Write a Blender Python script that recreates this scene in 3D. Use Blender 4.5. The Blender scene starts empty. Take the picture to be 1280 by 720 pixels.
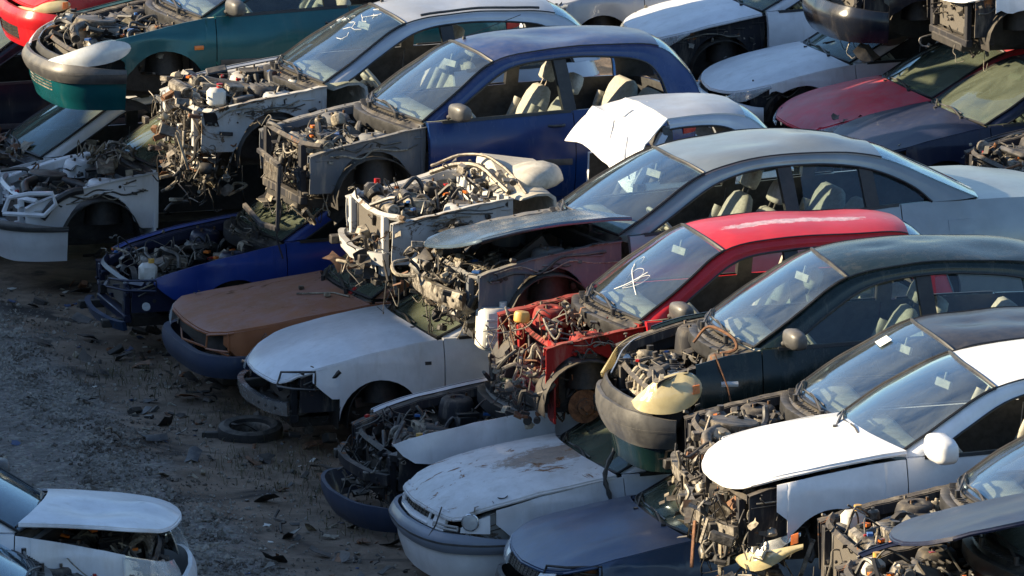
import bpy, bmesh, math, random
from mathutils import Vector, Matrix, Euler, noise
from math import sin, cos, pi, radians as R, sqrt
V = Vector
SC = bpy.context.scene
COL = SC.collection

# ---------------------------------------------------------------- camera
YAW, PITCH, DIST = R(15.5), R(11.2), 55.0
TGT = V((0, 0, 1.5))
dirv = V((sin(YAW)*cos(PITCH), cos(YAW)*cos(PITCH), -sin(PITCH)))
cd = bpy.data.cameras.new('camera'); cam = bpy.data.objects.new('camera', cd); COL.objects.link(cam)
cam.location = TGT - dirv*DIST
cam.rotation_euler = dirv.to_track_quat('-Z', 'Y').to_euler()
cd.sensor_width = 36.0; cd.lens = 36.0*8900.0/1280.0
cd.clip_start = 1.0; cd.clip_end = 2000.0
SC.camera = cam

# ---------------------------------------------------------------- light
SUN_EL, SUN_AZ = R(20), R(19)          # azimuth: from -x towards +y
sd = V((-cos(SUN_AZ)*cos(SUN_EL), sin(SUN_AZ)*cos(SUN_EL), sin(SUN_EL)))   # towards the sun
w = bpy.data.worlds.new('World'); SC.world = w; w.use_nodes = True
nt = w.node_tree; bg = nt.nodes['Background']
sky = nt.nodes.new('ShaderNodeTexSky'); sky.sky_type = 'NISHITA'; sky.sun_disc = False
sky.sun_elevation = SUN_EL; sky.sun_rotation = math.atan2(sd.x, sd.y)
sky.air_density = 1.0; sky.dust_density = 0.3; sky.ozone_density = 3.0
hsv = nt.nodes.new('ShaderNodeHueSaturation'); hsv.inputs['Saturation'].default_value = 0.98
nt.links.new(sky.outputs[0], hsv.inputs['Color']); nt.links.new(hsv.outputs[0], bg.inputs[0]); bg.inputs[1].default_value = 0.095
ld = bpy.data.lights.new('sun', 'SUN'); ld.energy = 5.0; ld.angle = R(0.55); ld.color = (1.0, 0.82, 0.55)
lo = bpy.data.objects.new('sun', ld); COL.objects.link(lo); lo.rotation_euler = sd.to_track_quat('Z', 'Y').to_euler()
SC.view_settings.view_transform = 'Standard'; SC.view_settings.look = 'None'
SC.view_settings.gamma = 1.0; SC.view_settings.use_curve_mapping = False
SC.view_settings.exposure = 1.4
SC.render.engine = 'CYCLES'
SC.cycles.max_bounces = 6; SC.cycles.transparent_max_bounces = 12

# ---------------------------------------------------------------- materials
def node(nt, t, **kw):
    n = nt.nodes.new(t)
    for k, v in kw.items(): setattr(n, k, v)
    return n
def mix(nt, fac, a, b, mode='MIX'):
    m = node(nt, 'ShaderNodeMix', data_type='RGBA', blend_type=mode)
    for s, v in ((m.inputs[0], fac), (m.inputs[6], a), (m.inputs[7], b)):
        if isinstance(v, (int, float)): s.default_value = v
        elif isinstance(v, tuple): s.default_value = v if len(v) == 4 else v + (1,)
        else: nt.links.new(v, s)
    return m.outputs[2]
def math_(nt, op, a, b=0.0, clamp=False):
    m = node(nt, 'ShaderNodeMath', operation=op); m.use_clamp = clamp
    for s, v in ((m.inputs[0], a), (m.inputs[1], b)):
        if isinstance(v, (int, float)): s.default_value = v
        else: nt.links.new(v, s)
    return m.outputs[0]
def ramp(nt, v, lo_, hi):
    m = node(nt, 'ShaderNodeMapRange'); nt.links.new(v, m.inputs[0])
    m.inputs[1].default_value = lo_; m.inputs[2].default_value = hi
    m.interpolation_type = 'SMOOTHSTEP'
    return m.outputs[0]
def nz(nt, co, scale, detail=4, rough=.55, dist=0.0, seed=0.0):
    mp = node(nt, 'ShaderNodeMapping'); nt.links.new(co, mp.inputs[0]); mp.inputs[1].default_value = (seed, seed*1.7, -seed)
    n = node(nt, 'ShaderNodeTexNoise'); nt.links.new(mp.outputs[0], n.inputs[0])
    n.inputs['Scale'].default_value = scale; n.inputs['Detail'].default_value = detail
    n.inputs['Roughness'].default_value = rough; n.inputs['Distortion'].default_value = dist
    return n.outputs[0]
def base(name):
    m = bpy.data.materials.new(name); m.use_nodes = True
    nt = m.node_tree; b = nt.nodes['Principled BSDF']
    tc = node(nt, 'ShaderNodeTexCoord')
    return m, nt, b, tc.outputs['Object']
DUST = (.34, .29, .22)
def upness(nt):
    g = node(nt, 'ShaderNodeNewGeometry'); s = node(nt, 'ShaderNodeSeparateXYZ'); nt.links.new(g.outputs['Normal'], s.inputs[0])
    return s.outputs[2]
def paint(name, col, dust=.35, rust=0.0, rough=.28, metal=0.0, seed=0.0, patch=None, fade=None, fadeamt=0.0, rustcol=(.16, .07, .03), scratch=.25, side=0.06, coat=.12):
    m, nt, b, co = base(name)
    big = nz(nt, co, 2.3, 5, .6, seed=seed)
    c = mix(nt, ramp(nt, big, .35, .7), tuple(x*.86 for x in col), tuple(min(1, x*1.08) for x in col))
    up = upness(nt)
    if fade:
        f = math_(nt, 'MULTIPLY', ramp(nt, nz(nt, co, 2.6, 9, .75, .2, seed+5), .40, .62), 1.0)
        f = math_(nt, 'MULTIPLY', math_(nt, 'MULTIPLY', f, fadeamt), ramp(nt, up, .3, .85))
        c = mix(nt, f, c, fade)
    if patch:
        (px, py, rx, ry), pc = patch
        sx = node(nt, 'ShaderNodeSeparateXYZ'); nt.links.new(co, sx.inputs[0])
        ex = math_(nt, 'DIVIDE', math_(nt, 'SUBTRACT', sx.outputs[0], px), rx); ey = math_(nt, 'DIVIDE', math_(nt, 'SUBTRACT', sx.outputs[1], py), ry)
        dd = math_(nt, 'ADD', math_(nt, 'MULTIPLY', ex, ex), math_(nt, 'MULTIPLY', ey, ey))
        dd = math_(nt, 'ADD', dd, math_(nt, 'MULTIPLY', math_(nt, 'SUBTRACT', nz(nt, co, 9, 9, .8, .3, seed+6), .5), 4.5))
        pn = mix(nt, ramp(nt, nz(nt, co, 16, 7, .75, .3, seed+8), .3, .7), tuple(v*.65 for v in pc), tuple(min(1, v*1.5) for v in pc))
        c = mix(nt, math_(nt, 'MULTIPLY', math_(nt, 'MULTIPLY', ramp(nt, dd, 1.15, .5), ramp(nt, up, .4, .8)), .85), c, pn)
    # dust: film everywhere, more on what faces up
    st = node(nt, 'ShaderNodeMapping'); nt.links.new(co, st.inputs[0]); st.inputs[3].default_value = (7, 7, 1.2)
    streak = nz(nt, st.outputs[0], 1.6, 5, .65, seed=seed+2)
    d1 = math_(nt, 'MULTIPLY', math_(nt, 'ADD', math_(nt, 'MULTIPLY', ramp(nt, nz(nt, co, 11, 8, .75, .3, seed+1), .30, .80), .6), .22), ramp(nt, up, .2, .95))
    d1 = math_(nt, 'MULTIPLY', d1, dust)
    d2 = math_(nt, 'MULTIPLY', ramp(nt, streak, .48, .78), side)
    d = math_(nt, 'ADD', d1, d2, True)
    c = mix(nt, d, c, DUST)
    # scratches
    sm = node(nt, 'ShaderNodeMapping'); nt.links.new(co, sm.inputs[0]); sm.inputs[3].default_value = (3, 26, 40); sm.inputs[2].default_value = (.3, .2, .5)
    sc = ramp(nt, nz(nt, sm.outputs[0], 2.2, 8, .8, seed=seed+9), .69, .74)
    c = mix(nt, math_(nt, 'MULTIPLY', sc, scratch), c, (.5, .48, .45))
    r = math_(nt, 'ADD', rough, math_(nt, 'MULTIPLY', d, .6))
    if rust > 0:
        rn = nz(nt, co, 3.1, 9, .72, .8, seed+3)
        rf = ramp(nt, rn, .66-rust*.34, .70-rust*.30)
        rc = mix(nt, ramp(nt, nz(nt, co, 22, 6, .7), .35, .7), rustcol, tuple(x*2.1 for x in rustcol))
        c = mix(nt, rf, c, rc); r = math_(nt, 'ADD', r, math_(nt, 'MULTIPLY', rf, .5))
    nt.links.new(c, b.inputs['Base Color']); nt.links.new(r, b.inputs['Roughness'])
    b.inputs['Metallic'].default_value = metal
    b.inputs['Coat Weight'].default_value = coat; b.inputs['Coat Roughness'].default_value = .12; b.inputs['Specular IOR Level'].default_value = .38 if coat else .15
    bp = node(nt, 'ShaderNodeBump'); bp.inputs['Strength'].default_value = .12; bp.inputs['Distance'].default_value = .02
    nt.links.new(nz(nt, co, 9, 4, .5, seed=seed), bp.inputs['Height']); nt.links.new(bp.outputs[0], b.inputs['Normal'])
    return m
def rough_mat(name, c1, c2, scale=14, rough=.6, metal=0.0, dust=.5, bump=.3, c3=None, t3=(.6, .7)):
    m, nt, b, co = base(name)
    n1 = nz(nt, co, scale, 8, .7, .5)
    c = mix(nt, ramp(nt, n1, .35, .65), c1, c2)
    if c3: c = mix(nt, ramp(nt, nz(nt, co, scale*.35, 6, .7, .3, 4), *t3), c, c3)
    d = math_(nt, 'MULTIPLY', ramp(nt, nz(nt, co, 6, 8, .7, .4, 1), .3, .65), math_(nt, 'MULTIPLY', ramp(nt, upness(nt), 0, .9), dust))
    c = mix(nt, d, c, DUST)
    nt.links.new(c, b.inputs['Base Color'])
    nt.links.new(math_(nt, 'ADD', math_(nt, 'MULTIPLY', n1, .3), rough-.15, True), b.inputs['Roughness'])
    b.inputs['Metallic'].default_value = metal
    bp = node(nt, 'ShaderNodeBump'); bp.inputs['Strength'].default_value = bump; bp.inputs['Distance'].default_value = .01
    nt.links.new(n1, bp.inputs['Height']); nt.links.new(bp.outputs[0], b.inputs['Normal'])
    return m
def glass(name, dustc=(.26, .29, .31), dmin=.02, dmax=.12, tint=(.84, .90, .89), seed=0.0, ior=1.85):
    m, nt, b, co = base(name)
    nt.nodes.remove(b); out = nt.nodes['Material Output']
    tr = node(nt, 'ShaderNodeBsdfTransparent'); tr.inputs[0].default_value = tint+(1,)
    gl = node(nt, 'ShaderNodeBsdfGlossy'); gl.inputs['Roughness'].default_value = .04; gl.inputs[0].default_value = (.72, .87, 1, 1)
    lw = node(nt, 'ShaderNodeLayerWeight'); lw.inputs[0].default_value = .5
    f0 = ((ior-1)/(ior+1))**2; fr_ = math_(nt, 'ADD', math_(nt, 'MULTIPLY', math_(nt, 'POWER', lw.outputs['Facing'], 4.6), 1-f0), f0)
    m1 = node(nt, 'ShaderNodeMixShader'); nt.links.new(fr_, m1.inputs[0]); nt.links.new(tr.outputs[0], m1.inputs[1]); nt.links.new(gl.outputs[0], m1.inputs[2])
    df = node(nt, 'ShaderNodeBsdfDiffuse'); df.inputs[0].default_value = dustc+(1,)
    mp = node(nt, 'ShaderNodeMapping'); nt.links.new(co, mp.inputs[0]); mp.inputs[3].default_value = (1.6, 4, 2.2); mp.inputs[2].default_value = (0, .6, .3)
    n = nz(nt, mp.outputs[0], 1.3, 9, .68, .7, seed)
    f = node(nt, 'ShaderNodeMapRange'); nt.links.new(n, f.inputs[0]); f.inputs[1].default_value = .35; f.inputs[2].default_value = .75
    f.inputs[3].default_value = dmin; f.inputs[4].default_value = dmax
    m2 = node(nt, 'ShaderNodeMixShader'); nt.links.new(f.outputs[0], m2.inputs[0]); nt.links.new(m1.outputs[0], m2.inputs[1]); nt.links.new(df.outputs[0], m2.inputs[2])
    nt.links.new(m2.outputs[0], out.inputs[0])
    return m

M = {}
M['alu'] = rough_mat('dusty_aluminium', (.13, .115, .095), (.36, .325, .27), 18, .55, .3, .4, .4, (.035, .028, .02), (.46, .58))
M['tan'] = rough_mat('dust_caked_metal', (.20, .17, .12), (.42, .365, .27), 20, .8, 0, .5, .5, (.06, .045, .03), (.47, .6))
M['steel'] = rough_mat('grimy_steel', (.045, .04, .035), (.17, .15, .125), 22, .5, .5, .4, .4, (.12, .06, .03), (.55, .66))
M['blk'] = rough_mat('black_plastic', (.012, .012, .013), (.03, .03, .032), 10, .45, 0, .35, .15)
M['bumperblk'] = rough_mat('weathered_bumper_plastic', (.045, .045, .047), (.085, .083, .08), 6, .45, 0, .35, .12)
M['rubber'] = rough_mat('rubber_hose', (.012, .012, .012), (.05, .047, .042), 25, .6, 0, .5, .2)
M['dark'] = rough_mat('oily_black_metal', (.010, .009, .008), (.035, .03, .026), 12, .6, 0, .25, .4)
M['rust'] = rough_mat('rusted_steel', (.09, .035, .015), (.24, .11, .05), 24, .85, 0, .25, .5)
M['white_plastic'] = rough_mat('milky_tank_plastic', (.55, .54, .48), (.72, .70, .64), 8, .45, 0, .3, .1)
M['yellow'] = rough_mat('yellow_cap_plastic', (.55, .30, .05), (.65, .38, .08), 8, .5, 0, .3, .1)
M['wire'] = rough_mat('faded_wire', (.10, .09, .075), (.34, .30, .23), 30, .7, 0, .4, .2)
M['seat'] = rough_mat('grey_beige_seat_fabric', (.30, .29, .25), (.42, .40, .35), 30, .95, 0, .2, .3)
M['seatd'] = rough_mat('dark_seat_fabric', (.05, .05, .055), (.10, .10, .11), 30, .95, 0, .3, .3)
M['trim'] = rough_mat('interior_trim', (.035, .035, .038), (.07, .07, .072), 12, .7, 0, .3, .15)
M['dash'] = rough_mat('dusty_dashboard', (.34, .32, .27), (.55, .52, .45), 9, .8, 0, .5, .1)
M['seal'] = rough_mat('window_seal_rubber', (.008, .008, .009), (.02, .02, .02), 10, .5, 0, .1, .1)
M['tyre'] = rough_mat('tyre_rubber', (.012, .012, .013), (.03, .028, .026), 20, .8, 0, .35, .3)
M['chrome'] = rough_mat('dull_chrome', (.55, .55, .55), (.7, .7, .7), 12, .25, .9, .15, .1)
M['reflector'] = rough_mat('lamp_reflector', (.5, .5, .48), (.75, .75, .72), 10, .25, .8, .1, .05)
M['amber'] = rough_mat('amber_lens', (.6, .14, .02), (.75, .2, .03), 10, .3, 0, .1, .05)
M['redlens'] = rough_mat('red_lens', (.3, .01, .01), (.45, .02, .02), 10, .3, 0, .1, .05)
M['blueplug'] = rough_mat('blue_plug_plastic', (.02, .10, .30), (.03, .13, .38), 10, .5, 0, .3, .1)
M['chalk'] = rough_mat('chalk', (.6, .6, .58), (.75, .75, .72), 10, .9, 0, 0, .1)
M['glassA'] = glass('dusty_windscreen', seed=1)
M['glassB'] = glass('clear_windscreen', dmin=.02, dmax=.16, seed=4)
M['glassG'] = glass('grimy_green_windscreen', dustc=(.17, .19, .14), dmin=.25, dmax=.62, tint=(.65, .75, .68), seed=7)
M['glassS'] = glass('side_glass', dmin=.015, dmax=.07, tint=(.82, .88, .88), seed=9, ior=1.45)
def lens_mat(name, c, d):
    m, nt, b, co = base(name)
    nt.links.new(mix(nt, ramp(nt, nz(nt, co, 7, 6, .6), .35, .65), c, tuple(x*.8 for x in c)), b.inputs['Base Color'])
    b.inputs['Roughness'].default_value = .12; b.inputs['Coat Weight'].default_value = .6; b.inputs['Alpha'].default_value = d
    return m
M['lens'] = lens_mat('clouded_headlight_lens', (.80, .68, .38), .58)
M['lensc'] = lens_mat('clear_headlight_lens', (.75, .78, .78), .35)
M['lensw'] = lens_mat('white_headlight_lens', (.72, .74, .74), .75)
m, nt_, b_, co_ = base('radiator_fins')
wv = node(nt_, 'ShaderNodeTexWave', wave_type='BANDS', bands_direction='Z'); wv.inputs['Scale'].default_value = 38; wv.inputs['Distortion'].default_value = .8; wv.inputs['Detail'].default_value = 2
nt_.links.new(co_, wv.inputs[0]); nt_.links.new(mix(nt_, wv.outputs[1], (.02, .018, .016), (.17, .15, .125)), b_.inputs['Base Color']); b_.inputs['Roughness'].default_value = .6
M['fins'] = m

# ---------------------------------------------------------------- mesh builder
def catmull(pts, n):
    P = [V(p) for p in pts]; P = [P[0]*2-P[1]] + P + [P[-1]*2-P[-2]]
    out = []
    for i in range(1, len(P)-2):
        for k in range(n):
            t = k/n; a, b, c, d = P[i-1], P[i], P[i+1], P[i+2]
            out.append(.5*((2*b)+(c-a)*t+(2*a-5*b+4*c-d)*t*t+(3*b-a-3*c+d)*t**3))
    out.append(P[-2]); return out
def itp(tab, x):
    if x <= tab[0][0]: return tab[0][1]
    for (a, va), (b, vb) in zip(tab, tab[1:]):
        if x <= b: return va+(vb-va)*(x-a)/(b-a)
    return tab[-1][1]
def smooth(x): x = max(0, min(1, x)); return x*x*(3-2*x)
class MB:
    def __init__(s): s.v = []; s.f = []; s.m = []
    def add(s, vs, fs, m=0):
        o = len(s.v); s.v += [V(v) for v in vs]; s.f += [tuple(i+o for i in f) for f in fs]; s.m += [m]*len(fs)
    def grid(s, P, m=0, wrap=False):
        nr, nc = len(P), len(P[0]); fs = []
        for i in range(nr-1):
            for j in range(nc if wrap else nc-1):
                k = (j+1) % nc; fs.append((i*nc+j, i*nc+k, (i+1)*nc+k, (i+1)*nc+j))
        s.add([p for r in P for p in r], fs, m)
    def solid(s, O, I, mo=0, mi=0):
        nr, nc = len(O), len(O[0]); n = nr*nc; vs = [p for r in O for p in r]+[p for r in I for p in r]
        fo = []; fi = []; fe = []
        for i in range(nr-1):
            for j in range(nc-1):
                a, b, c, d = i*nc+j, i*nc+j+1, (i+1)*nc+j+1, (i+1)*nc+j
                fo.append((a, b, c, d)); fi.append((d+n, c+n, b+n, a+n))
        for j in range(nc-1):
            fe.append((j, j+n, j+1+n, j+1)); a = (nr-1)*nc+j; fe.append((a, a+1, a+1+n, a+n))
        for i in range(nr-1):
            a, b = i*nc, (i+1)*nc; fe.append((a, b, b+n, a+n)); a += nc-1; b += nc-1; fe.append((a, a+n, b+n, b))
        o = len(s.v); s.v += [V(v) for v in vs]
        for fs, m in ((fo, mo), (fe, mo), (fi, mi)):
            s.f += [tuple(i+o for i in f) for f in fs]; s.m += [m]*len(fs)
    def box(s, c, d, rot=None, ch=None, m=0):
        x, y, z = d[0]/2, d[1]/2, d[2]/2
        if ch is None: ch = min(x, y, z)*.22
        vs = []; idx = {}
        for sx in (-1, 1):
            for sy in (-1, 1):
                for sz in (-1, 1):
                    for ax in range(3):
                        q = [sx*(x-ch), sy*(y-ch), sz*(z-ch)]; q[ax] = (sx*x, sy*y, sz*z)[ax]
                        idx[(sx, sy, sz, ax)] = len(vs); vs.append(V(q))
        fs = []
        for sx in (-1, 1):
            for sy in (-1, 1):
                for sz in (-1, 1): fs.append([idx[(sx, sy, sz, a)] for a in range(3)])
        for s_ in (-1, 1):
            for ax in range(3):
                o = [a for a in range(3) if a != ax]; q = []
                for (p, r_) in ((-1, -1), (1, -1), (1, 1), (-1, 1)):
                    k = [0, 0, 0]; k[ax] = s_; k[o[0]] = p; k[o[1]] = r_; q.append(idx[tuple(k)+(ax,)])
                fs.append(q)
        for ax in range(3):          # edges parallel to ax
            o = [a for a in range(3) if a != ax]
            for p in (-1, 1):
                for r_ in (-1, 1):
                    q = []
                    for (e, a_) in ((-1, o[0]), (1, o[0]), (1, o[1]), (-1, o[1])):
                        k = [0, 0, 0]; k[ax] = e; k[o[0]] = p; k[o[1]] = r_; q.append(idx[tuple(k)+(a_,)])
                    fs.append(q)
        if rot is not None:
            if not isinstance(rot, Matrix): rot = Euler(rot).to_matrix()
            vs = [rot @ v for v in vs]
        s.add([v+V(c) for v in vs], fs, m)
    def tube(s, path, r, n=6, m=0, cap=True):
        P = [V(p) for p in path]; k = len(P); rings = []
        up = V((0, 0, 1)); t0 = (P[1]-P[0]).normalized()
        if abs(t0.dot(up)) > .9: up = V((0, 1, 0))
        a = t0.cross(up).normalized()
        for i in range(k):
            t = (P[min(i+1, k-1)]-P[max(i-1, 0)])
            if t.length < 1e-7: t = t0.copy()
            t.normalize(); a = (a-t*a.dot(t))
            if a.length < 1e-4: a = t.orthogonal()
            a.normalize(); b = t.cross(a)
            rr = r[i] if isinstance(r, (list, tuple)) else r
            rings.append([P[i]+a*cos(2*pi*j/n)*rr+b*sin(2*pi*j/n)*rr for j in range(n)])
        s.grid(rings, m, True)
        if cap:
            o = len(s.v)-k*n; s.f += [tuple(o+j for j in range(n))[::-1], tuple(o+(k-1)*n+j for j in range(n))]; s.m += [m, m]
    def cyl(s, a, b, r, n=12, m=0, r2=None):
        s.tube([a, b], [r, r2 if r2 is not None else r], n, m)
    def lathe(s, org, ax, prof, n=20, m=0):
        ax = V(ax).normalized(); a = ax.orthogonal().normalized(); b = ax.cross(a)
        s.grid([[V(org)+ax*h+a*cos(2*pi*j/n)*r+b*sin(2*pi*j/n)*r for j in range(n)] for r, h in prof], m, True)
    def loft(s, secs, n=20, m=0, p=2.6):
        """secs: (centre, half-vector a, half-vector b): superellipse rings"""
        rings = []
        for c, a, b in secs:
            ring = []
            for j in range(n):
                t = 2*pi*j/n; ca, sa = cos(t), sin(t)
                ring.append(V(c)+V(a)*math.copysign(abs(ca)**(2/p), ca)+V(b)*math.copysign(abs(sa)**(2/p), sa))
            rings.append(ring)
        s.grid(rings, m, True)
        o = len(s.v)-len(secs)*n; s.f += [tuple(o+j for j in range(n)), tuple(o+(len(secs)-1)*n+j for j in range(n))]; s.m += [m, m]
    def build(s, name, mats, parent=None, warp=None, ang=38, label=None):
        me = bpy.data.meshes.new(name)
        vs = [warp(v) for v in s.v] if warp else s.v
        me.from_pydata([tuple(v) for v in vs], [], s.f)
        if not isinstance(mats, (list, tuple)): mats = [mats]
        for m in mats: me.materials.append(m)
        me.polygons.foreach_set('material_index', s.m)
        bm = bmesh.new(); bm.from_mesh(me); bmesh.ops.recalc_face_normals(bm, faces=bm.faces); bm.to_mesh(me); bm.free()
        me.polygons.foreach_set('use_smooth', [True]*len(me.polygons)); me.set_sharp_from_angle(angle=R(ang))
        ob = bpy.data.objects.new(name, me); COL.objects.link(ob)
        if parent: ob.parent = parent
        if label: ob['label'] = label
        if any(k in name for k in ('bracket', 'debris', 'loom', 'hoses', '_bits', 'cracks')): ob['kind'] = 'stuff'
        return ob
def tagit(o, label, cat, group=None, kind=None):
    if label: o['label'] = label
    if cat: o['category'] = cat
    if group: o['group'] = group
    if kind: o['kind'] = kind
    return o
def empty(name, loc, rot=(0, 0, 0)):
    e = bpy.data.objects.new(name, None); COL.objects.link(e); e.location = loc; e.rotation_euler = rot; e.empty_display_size = .2
    return e

# ---------------------------------------------------------------- junk generators
def hose_path(rng, a, b, sag=.06, wob=.06, n=5):
    a, b = V(a), V(b); pts = [a]
    for i in range(1, n):
        t = i/n; p = a.lerp(b, t); p.z += sag*4*t*(1-t)*rng.choice((1, 1, -1)); p += V([rng.uniform(-wob, wob) for _ in range(3)]); pts.append(p)
    pts.append(b); return catmull(pts, 4)
def hoses(mb, rng, n, lo_, hi, rmin, rmax, nm=1, sag=.07, wob=.06, maxlen=.7):
    for i in range(n):
        a = V([rng.uniform(lo_[k], hi[k]) for k in range(3)])
        while True:
            b = V([rng.uniform(lo_[k], hi[k]) for k in range(3)])
            if (a-b).length < maxlen: break
        mb.tube(hose_path(rng, a, b, sag, wob), rng.uniform(rmin, rmax), 6, rng.randrange(nm))
def greeble(mb, rng, n, lo_, hi, smin, smax, nm=3):
    for i in range(n):
        c = V([rng.uniform(lo_[k], hi[k]) for k in range(3)]); s_ = rng.uniform(smin, smax); m = rng.randrange(nm)
        rot = Euler((rng.gauss(0, .25), rng.gauss(0, .25), rng.uniform(-.5, .5))).to_matrix()
        t = rng.random()
        if t < .20: mb.box(c, (s_*rng.uniform(.5, 1.5), s_*rng.uniform(.3, 1.0), s_*rng.uniform(.2, .8)), rot, m=m)
        elif t < .42:
            ax = rot @ V(rng.choice(((1, 0, 0), (0, 1, 0), (0, 0, 1), (0, .7, .7)))); r = s_*rng.uniform(.2, .5); h = s_*rng.uniform(.2, .9)
            mb.lathe(c, ax, [(0, 0), (r*.9, 0), (r, h*.1), (r, h*.8), (r*.8, h), (r*.35, h), (r*.3, h*1.3), (0, h*1.3)], 12, m)
        elif t < .62:  # bent bracket
            w_ = s_*.35; p = [rot @ V((-s_*.6, 0, 0)), V((0, 0, 0)), rot @ V((s_*.2, 0, s_*.6)), rot @ V((s_*.7, 0, s_*.65))]
            o = rot @ V((0, w_, 0)); th = V((0, 0, .004))
            mb.solid([[c+q-o, c+q+o] for q in p], [[c+q-o-th, c+q+o-th] for q in p], m, m)
        elif t < .84:  # torn sheet
            rot = Euler((rng.uniform(-1, 1), rng.uniform(-1, 1), rng.uniform(-2, 2))).to_matrix(); q0 = rng.uniform(-.4, .4)
            P = [[c+rot @ V((s_*.8*(a-1.5)/1.5*rng.uniform(.7, 1.1), s_*.6*(b_-1)*rng.uniform(.6, 1.15), s_*(q0*(a-1.5)**2*.5+rng.uniform(-.08, .08)))) for b_ in range(3)] for a in range(4)]
            mb.solid(P, [[p+V((0, 0, .003)) for p in r] for r in P], m, m)
        else:
            p = [c+rot @ V((s_*rng.uniform(-1, 1), s_*rng.uniform(-1, 1), s_*rng.uniform(-.5, .9))) for _ in range(4)]
            mb.tube(catmull(p, 4), s_*rng.uniform(.06, .14), 7, m)
# ---------------------------------------------------------------- car builder
# local frame: x=0 at the foot of the windscreen, front towards -x, z=0 where the tyres would stand
INS = [(.1, .10), (.2, .075), (.3, .035), (.45, .008), (.6, 0), (.72, .008), (.785, .014), (.81, .030), (.86, .042), (.92, .066), (1.05, .115)]
HATCH = dict(xf=-1.2, xr=2.5, W=.82, sill=.24, zs=[(-1.2, .62), (-1.12, .675), (-.95, .735), (-.6, .82), (-.2, .89), (0, .92), (1.2, .95), (2.5, .985)],
    O=[(0, .92), (.38, 1.165), (.76, 1.37), (1.2, 1.43), (1.65, 1.43), (2.1, 1.385), (2.36, 1.21), (2.47, .985)],
    I=[(.20, .94), (.52, 1.13), (.86, 1.305), (1.22, 1.355), (1.62, 1.35), (1.96, 1.30), (2.14, 1.17), (2.22, .975)],
    iB=2, iR=5, doors=[.02, 1.12, 2.0], pillars=[1.14], tumble=.46, xw=-.42, xwr=1.95, ra=.33, zw=.31, bow=.15, nose_r=.42, tail='hatch', uh=.14, fs=.40)
SEDAN = dict(HATCH, xr=3.05, zs=[(-1.25, .62), (-1.15, .68), (-.95, .735), (-.6, .82), (-.2, .89), (0, .92), (1.3, .96), (2.5, 1.0), (2.9, .99), (3.05, .93)],
    O=[(0, .92), (.38, 1.15), (.74, 1.33), (1.2, 1.405), (1.6, 1.40), (1.95, 1.355), (2.3, 1.19), (2.62, 1.005)],
    I=[(.22, .94), (.52, 1.105), (.84, 1.265), (1.22, 1.335), (1.6, 1.33), (1.9, 1.275), (2.15, 1.14), (2.36, .995)],
    doors=[.02, 1.22, 2.15], pillars=[1.24], xwr=2.15, tail='sedan')
def merged(base_, **kw): d = dict(base_); d.update(kw); return d

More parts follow.
